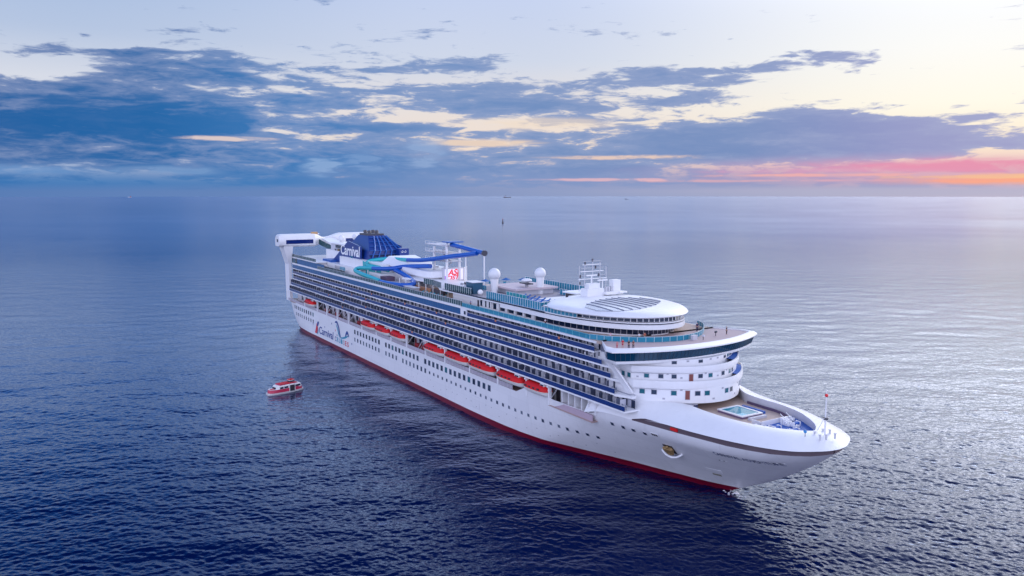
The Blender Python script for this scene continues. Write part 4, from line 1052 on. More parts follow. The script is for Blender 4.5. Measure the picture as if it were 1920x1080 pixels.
def funnel():
    f = thing  # the funnel is built of parts under one casing
    base = one("funnel_base", SHIP, lambda b: (b.box(-212, -148, -11.5, 11.5, 27.62, 30.2, WHITE), b.box(-196, -152, -9.5, 9.5, 30.2, 33.2, WHITE)))
    one("base_window", base, lambda b: [b.box(-196 + k * 1.5, -195 + k * 1.5, -11.56, -11.4, 28.4, 29.6, TEXTT if k > 3 else GREY) for k in range(8)])
    # tapered housing
    lo = [(-199, -7.2), (-171, -7.2), (-171, 7.2), (-199, 7.2)]; md = [(-195, -6.6), (-171.6, -6.6), (-171.6, 6.6), (-195, 6.6)]; hi = [(-190.5, -3.6), (-180.5, -3.6), (-180.5, 3.4), (-190.5, 3.4)]
    def house(b):
        rows = [[(x, y, 32.0) for x, y in lo], [(x, y, 36.5) for x, y in md], [(x, y, 41.6) for x, y in hi]]
        b.grid(rows, FUNB, closed=True); b.face(rows[2], FUNB)
        b.box(-190.2, -181, -3.3, 3.1, 41.6, 42.3, METAL)
    c = one("funnel", SHIP, house)
    # slanting lattice of louvres on the forward face
    def ff(z): return interp(z, [(32, -171.0), (36.5, -171.6), (41.6, -180.5)]), interp(z, [(32, 7.0), (36.5, 6.4), (41.6, 3.3)])
    for k in range(6):
        z = 32.8 + k * 1.45; x, w = ff(z + 0.9)
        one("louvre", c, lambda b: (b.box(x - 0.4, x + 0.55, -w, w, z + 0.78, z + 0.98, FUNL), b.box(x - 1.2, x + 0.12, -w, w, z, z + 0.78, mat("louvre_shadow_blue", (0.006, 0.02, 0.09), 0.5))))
    for k in range(6):
        y0 = -6.4 + k * 2.5
        pts = [(ff(z)[0] + 0.5, max(-ff(z)[1], min(ff(z)[1], (y0 + (z - 32.6) * 0.35) * ff(z)[1] / 7.0)), z) for z in (32.6, 34.5, 36.5, 38.2, 40.0, 41.4)]
        one("louvre_fin", c, lambda b: b.tube(pts, 0.28, FUNL, 4))
    one("funnel_shoulder", c, lambda b: (b.grid([[(-171.2, -7.1, 32.2), (-166.5, -6.2, 32.2), (-166.5, 6.2, 32.2), (-171.2, 7.1, 32.2)], [(-171.2, -6.9, 34.0), (-167.2, -6.0, 33.6), (-167.2, 6.0, 33.6), (-171.2, 6.9, 34.0)]], FUNB, closed=True), b.face([(-171.2, -6.9, 34.0), (-167.2, -6.0, 33.6), (-167.2, 6.0, 33.6), (-171.2, 6.9, 34.0)], FUNB)))
    one("funnel_nose", c, lambda b: b.box(-171, -167.5, 3.6, 7.4, 31.5, 37.2, FUNB))
    for q, yy in ((36.6, 4.2), (36.6, 5.4)): one("nose_mark", c, lambda b: b.tube(smooth_line([(-167.44, yy, q - 0.5), (-167.44, yy + 0.5, q - 0.8), (-167.44, yy + 0.9, q - 0.5), (-167.44, yy + 0.5, q - 0.1)], 4), 0.1, TEXTW, 5))
    # exhaust pipes
    for x, y in ((-188, -1.6), (-188, 1.6), (-184, -1.5), (-184, 1.5)):
        one("exhaust_pipe", c, lambda b: b.tube([(x, y, 42.0), (x - 0.6, y, 43.2)], 0.75, METAL, 10))
    # white-lettered side wings
    for s in (-1, 1):
        y = s * 8.3
        w = one("funnel_wing", SHIP, lambda b: (b.grid([[(-208.5, y, 30.4), (-176.2, y, 30.4), (-176.2, y, 37.8), (-189.5, y, 39.4)], [(-208.5, y - s * 0.6, 30.4), (-176.2, y - s * 0.6, 30.4), (-176.2, y - s * 0.6, 37.8), (-189.5, y - s * 0.6, 39.4)]], FUNB, closed=True), b.face([(-208.5, y, 30.4), (-176.2, y, 30.4), (-176.2, y, 37.8), (-189.5, y, 39.4)], FUNB)))
        if s < 0:
            text("wing_lettering", "Carnival", w, TEXTW, (-197.8, y - 0.02, 33.9), (1, 0, 0), (0, 0, 1), w=21.0, h=3.9, shear=0.1, bold=0.02)
            for k in range(9): one("wing_slat", w, lambda b: b.box(-200 + k * 2.5, -199.2 + k * 2.5, y - 0.1, y, 30.9, 33.2, FUNL))
        else: text("wing_lettering", "Carnival", w, TEXTW, (-176.8, y + 0.02, 33.9), (-1, 0, 0), (0, 0, 1), w=21.0, h=3.9, shear=0.1, bold=0.02)
    # blue covers beside the funnel
    one("blue_canopy", SHIP, lambda b: b.box(-213, -203, -10.8, -6, 30.2, 31.0, FUNL))
    one("white_tent", SHIP, lambda b: b.grid([[(-158, -7.5, 33.2), (-140, -6.5, 32.0), (-140, 5, 32.0), (-158, 7.5, 33.2)], [(-157, -5, 35.6), (-143, -4, 34.6), (-143, 3, 34.6), (-157, 5, 35.6)]], WHITE, closed=True))
    one("white_tent_top", SHIP, lambda b: b.face([(-157, -5, 35.6), (-143, -4, 34.6), (-143, 3, 34.6), (-157, 5, 35.6)], WHITE))
funnel()

def sky_lounge():
    # tubular lounge bridging the stern high above the decks
    def prof(X, Y, k=1.0):
        pr = [(-4, 35.4), (-3.2, 34.6), (2.6, 34.6), (3.8, 35.4), (4.2, 37.0), (4.1, 38.7), (3.2, 40.0), (-2.6, 40.0), (-3.8, 38.9), (-4.2, 37.0)]
        return [(X + x * k, Y, 36.6 + (z - 36.6) * k) for x, z in pr]
    b = MB()
    rows = [prof(-240, -21.9, 0.8), prof(-240, -21.2, 0.95), prof(-240, -20, 1.0), prof(-240, -6.4, 1.0), prof(-241, -4.6, 0.86), prof(-243, -2, 0.55), prof(-244, 0, 0.45), prof(-243, 2, 0.55), prof(-241, 4.6, 0.86), prof(-240, 6.4, 1.0), prof(-240, 20, 1.0), prof(-240, 21.2, 0.95), prof(-240, 21.9, 0.8)]
    b.grid(rows, WHITE, closed=True); b.face(rows[0], WHITE); b.face(rows[-1], WHITE)
    sk = b.build("sky_lounge", SHIP, True)
    one("lounge_window", sk, lambda q: q.box(-236.4, -235.72, -19.2, -7.4, 36.0, 37.7, mat("band_navy", (0.004, 0.02, 0.14), 0.12)))
    one("lounge_window", sk, lambda q: q.box(-236.4, -235.72, 7.4, 19.2, 36.0, 37.7, mat("band_navy", (0.004, 0.02, 0.14), 0.12)))
    one("end_window", sk, lambda q: q.box(-240.5, -238.5, -21.98, -21.6, 36.7, 38.0, GLASSD))
    one("gangway_glazing", sk, lambda q: q.grid([[(-237.2, -4.6, 35.4), (-232, -3.4, 34.2), (-226, -2.6, 33.4)], [(-237.0, -4.6, 37.8), (-232, -3.4, 36.4), (-226, -2.6, 35.4)]], GLASSG))
    one("gangway", sk, lambda q: q.grid([[(-238, -2.8, 35.0), (-238, 2.8, 35.0), (-238, 2.8, 38.0), (-238, -2.8, 38.0)], [(-212, -2.2, 31.5), (-212, 2.2, 31.5), (-212, 2.2, 34.0), (-212, -2.2, 34.0)]], WHITE, closed=True))
    one("roof_hatch", sk, lambda q: (q.box(-241, -239.4, -6.8, -4.2, 39.6, 40.7, mat("hatch_ochre", (0.50, 0.30, 0.14), 0.6)), q.box(-240.6, -239.8, -6.6, -3.4, 39.6, 40.1, WHITE)))
    # fins that carry it up from the stern
    for s in (-1, 1):
        y = s * 17.6
        one("stern_fin", SHIP, lambda q: q.grid([[(-244, y, 11), (-238.4, y, 11), (-238.4, y - s * 1.2, 11), (-244, y - s * 1.2, 11)], [(-244.6, y, 27), (-238.8, y, 27), (-238.8, y - s * 1.2, 27), (-244.6, y - s * 1.2, 27)], [(-244.0, s * 20.2, 35.2), (-236.8, s * 20.2, 35.2), (-236.8, s * 16.0, 35.2), (-244.0, s * 16.0, 35.2)]], WHITE, closed=True))
    for (x, y, z, r) in ((-222, 0.5, 38.6, 1.3), (-208, 1.5, 39.8, 1.25)):
        d = one("small_radome", SHIP, lambda q: q.sphere((x, y, z), r, RADOME, 16, 10), True)
        one("pedestal", d, lambda q: q.tube([(x, y, 33.5), (x, y, z - 0.5)], 0.6, LGREY, 8))
    one("aft_house", SHIP, lambda q: (q.box(-226, -206, -5, 5, 30.3, 34.0, WHITE), q.box(-224, -208, -3.5, 4, 34.0, 36.6, LGREY), q.box(-224.2, -206, -4.2, 4.4, 36.6, 36.95, WHITE)))
    one("aft_house_window", SHIP, lambda q: q.box(-218, -208.5, -3.58, -3.4, 35.0, 36.2, GLASSD))
    for k in range(5): one("aft_machinery", SHIP, lambda q: q.box(-216 + k * 1.8, -214.9 + k * 1.8, -4.6, -3.7, 34.0, 34.7 + 0.2 * (k % 2), (METAL, GREY, RUST, METAL, GREY)[k]))
sky_lounge()

def water_slides():
    tower = one("slide_tower", SHIP, lambda b: [b.tube([(x, y, 27.62), (x, y, z)], 0.42, WHITE, 8) for x, y, z in ((-119.5, 3.5, 41.5), (-119.5, -1.0, 42.2), (-128.5, -1.0, 40.5), (-128.5, 3.5, 41.5))])
    for z in (36.0, 38.6, 41.0):
        one("landing", tower, lambda b: b.box(-134, -119, -1.6, 4.2, z, z + 0.22, LGREY))
        one("landing_rail", tower, lambda b: (b.tube([(-134, -1.6, z + 1.1), (-119, -1.6, z + 1.1)], 0.06, WHITE, 5), b.tube([(-134, -1.6, z + 0.6), (-119, -1.6, z + 0.6)], 0.05, WHITE, 5), [b.tube([(x, -1.6, z), (x, -1.6, z + 1.1)], 0.05, WHITE, 5) for x in range(-134, -118, 3)]))
    for k in range(4):
        z = 30 + 2.9 * k
        one("tower_stair", tower, lambda b: b.tube([(-127.5 if k % 2 else -120.5, 1.2, z), (-120.5 if k % 2 else -127.5, 1.2, z + 2.8)], 0.22, LGREY, 5))
    one("tower_roof", tower, lambda b: b.box(-122, -117.5, -1.5, 4.0, 42.2, 42.5, FUNL))
    def tube(name, pts, r, f):
        q = smooth_line(pts, 7); b = MB(); n = len(q)
        b.tube(q, r, lambda i, j: f(i / n), 10)
        return b.build(name, SHIP, True)
    tube("water_slide", [(-119, 0.5, 41.5), (-112, 0.4, 41.1), (-104, 0.2, 40.6), (-97, -0.2, 40.3)], 0.72, lambda t: SLB)
    one("slide_cap", SHIP, lambda b: b.tube([(-97, -0.2, 40.3), (-96.2, -0.25, 40.25)], 0.85, METAL, 10))
    tube("water_slide", [(-100.5, -0.6, 40.0), (-106, -1.4, 39.2), (-114, -2.4, 38.2), (-124, -3.2, 36.8), (-134, -3.8, 35.7), (-146, -4.2, 35.0), (-156, -4.2, 34.6), (-163, -5.2, 34.0), (-166.5, -8.5, 33.2), (-163, -11.0, 32.4), (-156, -10.5, 31.9), (-148, -9.0, 31.5)], 0.72, lambda t: SLB if t < 0.42 else SLT)
    tube("water_slide", [(-126, -3.6, 34.3), (-134, -4.4, 33.7), (-142, -6.0, 33.0), (-144, -9.0, 32.4), (-150, -11.0, 31.9), (-160, -11.8, 31.4), (-167, -12.6, 30.8), (-166, -14.2, 30.1), (-158, -14.6, 29.5), (-148, -14.6, 29.0), (-142, -14.6, 28.6)], 0.75, lambda t: SLB if t < 0.45 else SLT)
    tube("water_slide", [(-144, -8.4, 32.0), (-138, -8.0, 31.0), (-130, -8.6, 30.0), (-124, -10.4, 29.4), (-122.6, -12.6, 29.0), (-127, -14.2, 28.7), (-136, -14.6, 28.5), (-142, -14.4, 28.4)], 0.78, lambda t: SLB)
    for x, y, z in ((-96.8, -0.2, 40), (-106, -1.4, 39), (-146, -4.2, 34.6), (-156, -10.4, 31.6), (-160, -11.8, 31), (-134, -8.2, 30.2), (-124.5, -10.4, 29.2), (-150, -14.6, 29)):
        one("slide_support", SHIP, lambda b: b.tube([(x, y, 27.62), (x, y, z)], 0.22, WHITE, 6))
    one("splash_basin", SHIP, lambda b: (b.box(-150, -128, -13.4, -7.2, 27.63, 28.1, LGREY), b.box(-149, -143.5, -11.6, -8.6, 28.1, 29.6, mat("machinery_purple", (0.12, 0.07, 0.12), 0.5))))
    one("teal_wall", SHIP, lambda b: b.grid([[(-166, -11.4, 29.0), (-160, -11.6, 29.0), (-152, -9, 30.5)], [(-166, -11.4, 33.6), (-160, -11.6, 33.0), (-152, -9, 32.4)]], SLT))
water_slides()

def deck_fittings():
    rnd = random.Random(11)
    one("wind_screen", SHIP, lambda b: rail(b, [(-100, -4.5, 30.52), (-88, -4.5, 30.52)], 1.3, TEALG, 1.4))
    one("wind_screen", SHIP, lambda b: rail(b, [(-70, 8.2, 30.52), (-62, 8.2, 30.52), (-58, 10.5, 30.52)], 1.5, TEALG, 1.3))
    one("wind_screen", SHIP, lambda b: rail(b, [(-112, -12.6, 30.6), (-106, -12.4, 30.6), (-98, -13.7, 30.6)], 1.7, GLASSG, 1.2))
    one("wind_screen", SHIP, lambda b: rail(b, [(-54, -2, 30.52), (-52.5, 3, 30.52), (-52, 8, 30.52)], 1.5, TEALG, 1.2))
    one("wind_screen", SHIP, lambda b: rail(b, [(-205, -13.6, 27.63), (-180, -13.2, 27.63)], 1.2, GLASSG, 1.6))
    for k in range(34):
        x = rnd.choice((rnd.uniform(-206, -152), rnd.uniform(-108, -88), rnd.uniform(-150, -124))); y = rnd.uniform(-11.0, 8)
        z = 30.2 if -206 < x < -152 and abs(y) > 9.6 else 33.2 if -196 < x < -152 else 27.63 if x < -104 and y < -7 else 33.0 if -150 < x < -124 and y > -5 else 30.52
        if -152 < x < -104 and z == 30.52: continue
        if z == 33.2 and -196 < x < -166 and abs(y) < 8.9: continue
        w, d, h = rnd.uniform(.4, 1.5), rnd.uniform(.4, 1.2), rnd.uniform(.4, 1.3)
        m = rnd.choice((WHITE, LGREY, GREY, LGREY, METAL, TEALG))
        one("deck_equipment", SHIP, lambda b: (b.box(x, x + w, y, y + d, z, z + h, m), b.box(x + .1, x + w - .1, y + .1, y + d - .1, z + h, z + h + .12, GREY)))
    for x, y in ((-93, -2), (-93, 5), (-90, 9)):
        one("parasol", SHIP, lambda b: (b.tube([(x, y, 30.52), (x, y, 32.8)], 0.06, LGREY, 5), b.tube([(x, y, 32.5), (x, y, 33.1)], [1.5, 0.05], mat("parasol_blue", (0.02, 0.12, 0.38), 0.7), 8)))
    # bathing pool amidships, open to the sky
    p = one("main_pool", SHIP, lambda b: (b.box(-112, -104, -5.0, 4.0, 27.63, 28.2, WHITE), b.face([(-111.4, -4.4, 28.22), (-104.6, -4.4, 28.22), (-104.6, 3.4, 28.22), (-111.4, 3.4, 28.22)], POOL)))
deck_fittings()
# ------------------------------------------------------------------ lifeboats hanging from the davits
def boat_hull(b, L, W, z0, z1, m, mtop=None, n=18, blunt=0.75):
    rows = []
    for k, (z, s, e) in enumerate(((z0, 0.25, 0.90), (z0 + 0.25 * (z1 - z0), 0.72, 0.96), (z0 + 0.6 * (z1 - z0), 0.95, 0.99), (z1, 1.0, 1.0))):
        r = []
        for i in range(2 * n):
            t = 2 * math.pi * i / (2 * n)
            cx, sy = math.cos(t), math.sin(t)
            r.append((L / 2 * e * math.copysign(abs(cx) ** blunt, cx), W / 2 * s * math.copysign(abs(sy) ** 0.6, sy), z))
        rows.append(r)
    b.grid(rows, m, closed=True); b.face(rows[0][::-1], m); b.face(rows[-1], mtop or m)
def make_lifeboat(name, label, loc, L=11.4):
    t = thing(name, label, "lifeboat", loc, 0.0, "lifeboats hanging along the ship's side")
    one("hull", t, lambda b: boat_hull(b, L, 3.6, -1.15, 0.0, mat("lifeboat_white", (0.74, 0.72, 0.70), 0.4, 0.05)), True)
    def can(b):
        rows = []
        for z, s, e in ((0.0, 1.0, 0.99), (0.35, 0.99, 0.98), (0.85, 0.9, 0.93), (1.2, 0.62, 0.82), (1.3, 0.2, 0.7)):
            rows.append([(L / 2 * e * math.copysign(abs(math.cos(q)) ** 0.7, math.cos(q)), 1.8 * s * math.copysign(abs(math.sin(q)) ** 0.6, math.sin(q)), z) for q in [2 * math.pi * i / 36 for i in range(36)]])
        b.grid(rows, RED, closed=True); b.face(rows[-1], RED)
    one("canopy", t, can, True)
    one("gunwale", t, lambda b: b.tube([(L / 2 * 0.995 * math.copysign(abs(math.cos(q)) ** 0.75, math.cos(q)), 1.82 * math.copysign(abs(math.sin(q)) ** 0.6, math.sin(q)), 0.0) for q in [2 * math.pi * i / 36 for i in range(37)]], 0.09, mat("gunwale_cream", (0.65, 0.60, 0.52), 0.5), 5))
    one("conning_tower", t, lambda b: (b.box(L * 0.22, L * 0.38, -0.8, 0.8, 1.0, 1.75, mat("lifeboat_white", (0.74, 0.72, 0.70), 0.4, 0.05)), b.box(L * 0.235, L * 0.365, -0.83, 0.83, 1.25, 1.6, GLASSD)))
    for k in range(4): one("side_window", t, lambda b: b.box(-L * 0.32 + k * 1.7, -L * 0.32 + 0.75 + k * 1.7, -1.83, -1.6, 0.35, 0.68, DARK))
    for x in (-L * 0.4, L * 0.43): one("fall_hook", t, lambda b: b.tube([(x, 0, 0.9), (x, 0, 1.9)], 0.09, METAL, 6))
    return t
LB = [(-93.7, 13.85, 12.3, "red-topped lifeboat at the aft end of the forward group of five"),
      (-80.2, 13.85, 12.9, "red-topped lifeboat second from the aft end of the forward group of five"),
      (-66.4, 13.95, 12.9, "red-topped lifeboat in the very middle of the forward group of five"),
      (-52.6, 13.9, 11.8, "red-topped lifeboat next aft of the one half hidden by the raised bulwark"),
      (-41.2, 13.9, 9.4, "foremost red-topped lifeboat, its hull half hidden behind the raised white bulwark"),
      (-144.2, 13.6, 11.6, "red-topped lifeboat at the aft end of the middle group of three"),
      (-131.6, 13.7, 11.2, "red-topped lifeboat in the middle of the middle group of three"),
      (-119.3, 13.8, 10.6, "red-topped lifeboat at the forward end of the middle group of three"),
      (-208.2, 13.6, 11.0, "lone red-topped lifeboat far aft, hanging above the lettering near the stern")]
for k, (x, z, L, lab) in enumerate(LB): make_lifeboat("lifeboat", lab, (x, -17.75, z - 0.02), L)

# ------------------------------------------------------------------ the tender on the water
def make_tender():
    bow = Vector((-121.3, -57.6, 0)); st = Vector((-124.2, -47.4, 0)); d = (bow - st)
    c = (bow + st) / 2; rz = math.atan2(d.y, d.x)
    t = thing("tender_boat", "small red and white tender boat crossing the dark water away from the ship", "boat", (c.x, c.y, 0.0), rz)
    t.scale = (1.04, 1.0, 0.88)
    W = mat("lifeboat_white", (0.74, 0.72, 0.70), 0.4, 0.05); RB = mat("tender_red", (0.50, 0.02, 0.07), 0.35, 0.08)
    one("hull", t, lambda b: boat_hull(b, 11.2, 3.9, -0.6, 0.65, W), True)
    one("red_side", t, lambda b: (lambda rows: (b.grid(rows, RB, closed=True), b.face(rows[-1], W)))([[(5.2 * e * math.copysign(abs(math.cos(q)) ** 0.75, math.cos(q)), 1.93 * s * math.copysign(abs(math.sin(q)) ** 0.6, math.sin(q)), z) for q in [2 * math.pi * i / 36 for i in range(36)]] for z, s, e in ((0.7, 0.995, 0.995), (1.75, 0.95, 0.96))]), True)
    def cabin(b):
        lo = [(-4.3, -1.6), (2.6, -1.6), (3.4, -1.0), (3.4, 1.0), (2.6, 1.6), (-4.3, 1.6)]
        rows = [[(x, y, 1.5) for x, y in lo], [(x * 0.97, y * 0.95, 2.5) for x, y in lo], [(x * 0.9, y * 0.82, 2.85) for x, y in lo]]
        b.grid(rows, W, closed=True); b.face(rows[-1], W)
    cab = one("cabin", t, cabin)
    for s in (-1, 1):
        for x0, x1 in ((-4.0, -2.4), (-0.1, 1.1), (1.35, 2.4)):
            one("cabin_window", cab, lambda b: b.box(x0, x1, s * 1.5, s * 1.62, 1.75, 2.35, GLASSD))
        one("boarding_door", cab, lambda b: b.box(-2.1, -0.4, s * 1.45, s * 1.98, 0.6, 2.5, DARK))
        for x in (-2.15, -0.45): one("door_post", cab, lambda b: b.box(x, x + 0.16, s * 1.5, s * 2.02, 0.55, 2.75, W))
    one("windshield", cab, lambda b: b.box(3.2, 3.42, -0.85, 0.85, 1.75, 2.35, GLASSD))
    one("red_roof", t, lambda b: (lambda rows: (b.grid(rows, RB, closed=True), b.face(rows[-1], RED)))([[(x, y, z) for x, y in ((-3.4 + k, -1.32), (2.4 - k, -1.32), (2.4 - k, 1.32), (-3.4 + k, 1.32))] for k, z in ((0, 2.82), (0.3, 3.15))]))
    one("wheelhouse", t, lambda b: (b.box(-2.6, -1.2, -0.7, 0.7, 2.85, 3.9, W), b.box(-2.65, -1.15, -0.72, 0.72, 3.2, 3.65, GLASSD), b.box(-2.7, -1.1, -0.8, 0.8, 3.9, 4.02, RED)))
    one("bow_hatch", t, lambda b: b.sphere((3.95, 0, 1.5), 0.75, RED, 12, 8, 0.7), True)
    one("mast", t, lambda b: (b.tube([(-1.9, 0, 4.0), (-1.9, 0, 5.2)], 0.06, METAL, 6), b.tube([(-1.9, -0.5, 4.7), (-1.9, 0.5, 4.7)], 0.05, METAL, 6)))
    one("rail", t, lambda b: (b.tube([(4.3, -1.0, 2.2), (5.0, 0, 2.2), (4.3, 1.0, 2.2)], 0.05, LGREY, 6), b.tube([(4.3, -1.0, 1.5), (4.3, -1.0, 2.2)], 0.05, LGREY, 6), b.tube([(4.3, 1.0, 1.5), (4.3, 1.0, 2.2)], 0.05, LGREY, 6), b.tube([(5.0, 0, 1.4), (5.0, 0, 2.2)], 0.05, LGREY, 6)))
make_tender()

# ------------------------------------------------------------------ far off: ships on the horizon and a buoy
def far_ship(name, label, x, y, L, hm, deck, rz):
    t = thing(name, label, "ship", (x, y, 0), rz, "far ships near the horizon")
    one("hull", t, lambda b: b.grid([[(-L / 2, -L * .07, -1), (L * .42, -L * .07, -1), (L * .48, 0, -1), (L * .42, L * .07, -1), (-L / 2, L * .07, -1)], [(-L / 2, -L * .08, L * .07), (L * .42, -L * .08, L * .08), (L / 2, 0, L * .1), (L * .42, L * .08, L * .08), (-L / 2, L * .08, L * .07)]], hm, closed=True))
    one("deck", t, lambda b: b.face([(-L / 2, -L * .08, L * .07), (L * .42, -L * .08, L * .08), (L / 2, 0, L * .1), (L * .42, L * .08, L * .08), (-L / 2, L * .08, L * .07)], GREY))
    one("deckhouse", t, lambda b: (b.box(-L * .4, -L * .18, -L * .06, L * .06, L * .07, L * .19, deck), b.box(-L * .36, -L * .24, -L * .05, L * .05, L * .19, L * .24, deck)))
    one("mast", t, lambda b: b.tube([(-L * .2, 0, L * .2), (-L * .2, 0, L * .36)], L * .012, METAL, 6))
perp = math.atan2(CR.y, CR.x)
far_ship("cargo_ship", "dark cargo ship on the horizon above the middle of the cruise ship", -8594, 5126, 100, METAL, GREY, perp)
far_ship("cargo_ship", "small blue-grey ship just below the horizon, right of the dark cargo ship", -5562, 4566, 40, mat("far_blue", (0.05, 0.09, 0.18), 0.5), GREY, perp + 0.4)
far_ship("cargo_ship", "tiny pale ship on the horizon at the left, with a reddish upper deck", -11928, 1128, 62, LGREY, REDD, perp + 2.8)
bp = Vector((-1218, 673, 0))
by = thing("buoy", "slender dark navigation buoy standing alone in the water beyond the ship", "buoy", (bp.x, bp.y, 0))
one("float", by, lambda b: b.tube([(0, 0, -0.8), (0, 0, 1.3)], [2.2, 2.0], METAL, 12))
one("tower", by, lambda b: b.tube([(0, 0, 1.3), (0, 0, 7.0)], [1.4, 0.8], METAL, 8))
one("lantern", by, lambda b: b.tube([(0, 0, 7.0), (0, 0, 8.6)], 0.7, REDD, 8))

# ------------------------------------------------------------------ people on the open decks
def skin_obj(name, verts, edges, radii, m, parent, root=0):
    me = bpy.data.meshes.new(name); me.from_pydata(verts, edges, []); me.materials.append(m)
    o = bpy.data.objects.new(name, me); COL.objects.link(o); o.parent = parent
    sk = o.modifiers.new("skin", 'SKIN'); sk.use_smooth_shade = True
    for i, r in enumerate(radii):
        me.skin_vertices[0].data[i].radius = (r, r); me.skin_vertices[0].data[i].use_root = (i == root)
    sb = o.modifiers.new("subdivision", 'SUBSURF'); sb.levels = 1; sb.render_levels = 1
    return o
def body_rig(arm):
    V = []; E = []; Rr = []
    def add(p, r, a=None):
        V.append(p); Rr.append(r)
        if a is not None: E.append((a, len(V) - 1))
        return len(V) - 1
    pel = add((0, 0, 0.95), 0.14); wa = add((0, 0, 1.12), 0.125, pel); ch = add((0.01, 0, 1.34), 0.15, wa); nk = add((0, 0, 1.50), 0.055, ch)
    hd = add((0.02, 0, 1.60), 0.085, nk); add((0.02, 0, 1.70), 0.085, hd); add((0.115, 0, 1.62), 0.02, hd)
    for s in (-1, 1):
        hp = add((0, s * 0.10, 0.88), 0.095, pel); kn = add((0.03, s * 0.11, 0.49), 0.06, hp); an = add((-0.01, s * 0.11, 0.09), 0.042, kn); add((0.15, s * 0.12, 0.04), 0.035, an)
        sh = add((0, s * 0.19, 1.42), 0.062, ch)
        if arm == 'rail': el = add((0.10, s * 0.25, 1.16), 0.045, sh); wr = add((0.32, s * 0.2, 1.08), 0.032, el); dr = (0.9, 0, -0.15)
        else: el = add((-0.02, s * 0.25, 1.14), 0.045, sh); wr = add((0.05, s * 0.27, 0.90), 0.032, el); dr = (0.15, 0, -0.95)
        pm = add(tuple(V[wr][q] + dr[q] * 0.08 for q in range(3)), 0.032, wr)
        for k in range(4):
            ln = (0.07, 0.08, 0.075, 0.06)[k]
            a = add((V[pm][0] + dr[0] * ln * 0.55, V[pm][1] + s * 0.018 * (1.5 - k), V[pm][2] + dr[2] * ln * 0.55), 0.009, pm)
            add((V[a][0] + dr[0] * ln * 0.45 - dr[2] * 0.01, V[a][1], V[a][2] + dr[2] * ln * 0.45), 0.008, a)
        add((V[wr][0] + dr[0] * 0.05 + 0.035, V[wr][1] - s * 0.03, V[wr][2] + dr[2] * 0.05), 0.010, wr)
    return V, E, Rr
def make_person(label, loc, rz, shirt, legs, arm='down', skirt=False, s=1.0):
    t = thing("person", label, "person", loc, rz, "people out on the ship's decks"); t.scale = (s, s, s)
    V, E, Rr = body_rig(arm); skin_obj("body", V, E, Rr, SKIN, t)
    sm = mat("cloth_" + "_".join("%02d" % int(c * 99) for c in shirt), shirt, 0.85, 0.1, 4); lm = mat("cloth_" + "_".join("%02d" % int(c * 99) for c in legs), legs, 0.85, 0.1, 4)
    a = V[12 - 1] if False else None
    sv = [(0, 0, 1.0), (0, 0, 1.14), (0.01, 0, 1.34), (0.0, 0, 1.44)]; se = [(0, 1), (1, 2), (2, 3)]; sr = [0.15, 0.14, 0.168, 0.10]
    i = 0
    idx = {-1: None, 1: None}
    for sd in (-1, 1):
        sh = (0, sd * 0.19, 1.42); el = (0.06, sd * 0.235, 1.24) if arm == 'rail' else (-0.015, sd * 0.235, 1.22)
        sv += [sh, el]; n = len(sv); se += [(2, n - 2), (n - 2, n - 1)]; sr += [0.078, 0.06]
    skin_obj("shirt", sv, se, sr, sm, t)
    if skirt:
        skin_obj("skirt", [(0, 0, 1.02), (0, 0, 0.8), (0, 0, 0.55)], [(0, 1), (1, 2)], [0.15, 0.18, 0.22], lm, t)
    else:
        pv = [(0, 0, 0.98)]; pe = []; pr = [0.152]
        for sd in (-1, 1):
            pv += [(0, sd * 0.10, 0.88), (0.03, sd * 0.11, 0.49), (-0.005, sd * 0.11, 0.14)]; n = len(pv); pe += [(0, n - 3), (n - 3, n - 2), (n - 2, n - 1)]; pr += [0.108, 0.076, 0.06]
        skin_obj("trousers", pv, pe, pr, lm, t)
    skin_obj("hair", [(-0.02, 0, 1.66), (0.0, 0, 1.74)], [(0, 1)], [0.098, 0.082], HAIR, t)
    for sd in (-1, 1):
        one("eye", t, lambda b: b.sphere((0.105, sd * 0.032, 1.645), 0.013, DARK, 8, 5))
    return t
ZR = 27.71
make_person("person in a red shirt and dark red skirt standing on the bridge roof, starboard side", (-13.0, -16.6, ZR), -1.0, (0.50, 0.01, 0.04), (0.35, 0.01, 0.06), 'down', True, 1.06)
make_person("person in pink shorts beside the person in the red shirt on the bridge roof", (-13.6, -17.5, ZR), -0.6, (0.55, 0.18, 0.22), (0.45, 0.05, 0.10), 'down', False, 0.8)
make_person("person in black leaning at the starboard edge of the bridge roof", (-11.9, -16.0, ZR), -0.7, (0.03, 0.02, 0.03), (0.02, 0.02, 0.04), 'rail')
make_person("person in a brown top next to the person in black at the roof edge", (-11.5, -15.2, ZR), -0.5, (0.16, 0.06, 0.06), (0.03, 0.03, 0.05), 'rail')
make_person("person in a pale pink top behind the teal glass railing, nearest the lounge corner", (-20.6, -13.6, 27.63), -0.8, (0.62, 0.42, 0.50), (0.55, 0.55, 0.65), 'rail', False, 1.05)
make_person("person in a white shirt and navy trousers behind the teal railing under the lounge windows", (-17.4, -8.7, 27.63), -0.4, (0.7, 0.7, 0.75), (0.02, 0.03, 0.12), 'rail')
make_person("person in a rust red shirt behind the teal railing, beside the one in white", (-17.0, -7.6, 27.63), -0.4, (0.42, 0.10, 0.06), (0.10, 0.12, 0.12), 'rail', False, 1.05)
make_person("tall person in navy at the forward end of the teal railing, port of the lounge", (-19.6, 9.6, 27.63), -0.2, (0.01, 0.015, 0.09), (0.01, 0.015, 0.08), 'down', False, 1.15)
make_person("person in dark clothes alone on the port side of the bridge roof", (-13.2, 11.9, ZR), 0.4, (0.03, 0.03, 0.05), (0.04, 0.03, 0.04), 'down', False, 1.05)
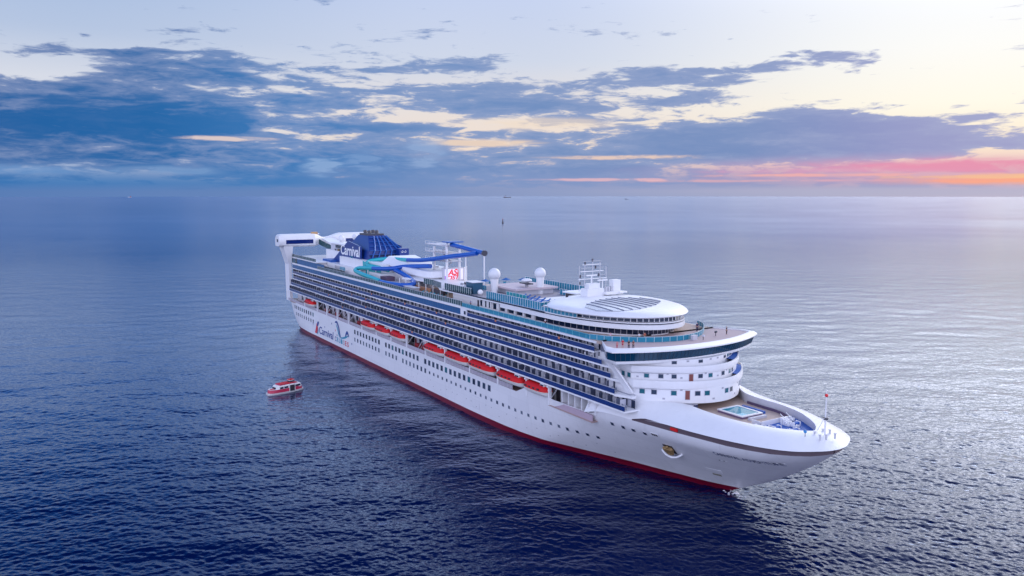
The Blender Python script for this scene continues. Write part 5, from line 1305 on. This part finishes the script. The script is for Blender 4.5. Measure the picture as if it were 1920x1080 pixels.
make_person("person in a white top on the side deck beside the deckhouse windows", (-43.0, -14.6, 27.63), -1.5, (0.72, 0.70, 0.75), (0.04, 0.04, 0.10), 'rail')
make_person("person in blue on the side deck near the doors of the stair house", (-79.0, -14.4, 27.63), -1.5, (0.05, 0.12, 0.35), (0.03, 0.03, 0.06), 'rail')

# ------------------------------------------------------------------ sun loungers on the open decks
def lounger_mesh(c):
    b = MB()
    return b
def make_lounger(c):
    t = thing("sun_lounger", "sun lounger", "sun lounger")
    one("seat", t, lambda b: b.box(-0.2, 1.25, -0.34, 0.34, 0.34, 0.44, c))
    one("backrest", t, lambda b: b.grid([[(-0.2, -0.34, 0.42), (-0.2, 0.34, 0.42)], [(-0.75, -0.34, 0.88), (-0.75, 0.34, 0.88)], [(-0.8, -0.34, 0.82), (-0.8, 0.34, 0.82)], [(-0.22, -0.34, 0.34), (-0.22, 0.34, 0.34)]], c))
    for x in (-0.1, 1.1):
        for y in (-0.3, 0.3): one("leg", t, lambda b: b.box(x - 0.03, x + 0.03, y - 0.03, y + 0.03, 0, 0.34, WHITE))
    return t
LBL = mat("lounger_blue", (0.02, 0.16, 0.50), 0.7, 0.1, 3); LTL = mat("lounger_teal", (0.02, 0.36, 0.42), 0.7, 0.1, 3)
def loungers():
    for c, lab, grp, spots in (
        (LBL, "blue sun lounger in the rows inside the wind screens of the sun deck", "blue sun loungers on the sun deck", [(-70 + 2.1 * i, -12.4 + 1.9 * j, 30.53) for i in range(11) for j in range(2)] + [(-70 + 2.3 * i, -9.8 + 2.1 * j, 30.53) for i in range(9) for j in range(4)] + [(-70 + 2.3 * i, 9.4 + 2.0 * j, 30.53) for i in range(5) for j in range(2)]),
        (LTL, "teal sun lounger on the starboard deck beside the pool canopy", "teal sun loungers by the pool canopy", [(-132 + 2.4 * i, -13.2, 27.64) for i in range(4)] + [(-112 + 2.4 * i, -13.2, 27.64) for i in range(7)] + [(-110 + 2.4 * i, -14.6, 27.64) for i in range(8)])):
        p = None
        for x, y, z in spots:
            o = make_lounger(c) if p is None else dup(p)
            p = p or o
            o['label'] = lab; o['group'] = grp
            o.location = (x + random.uniform(-.15, .15), y, z); o.rotation_euler = (0, 0, -math.pi / 2 + random.uniform(-.2, .2))
loungers()

# ------------------------------------------------------------------ foam where the stem cuts the water
def foam():
    b = MB(); rnd = random.Random(3)
    for k in range(30):
        x = rnd.gauss(2.2, 1.2); y = rnd.gauss(-0.7, 0.6); r = rnd.uniform(0.08, 0.32)
        z = 0.10 + rnd.uniform(0, 0.25)
        b.sphere((x, y, z * 0.5), r, mat("foam_white", (0.72, 0.72, 0.78), 0.7), 7, 4, 0.35)
    o = b.build("bow_foam", None, True); o['kind'] = 'stuff'
    o['label'] = "white foam washing round the stem at the waterline"
foam()
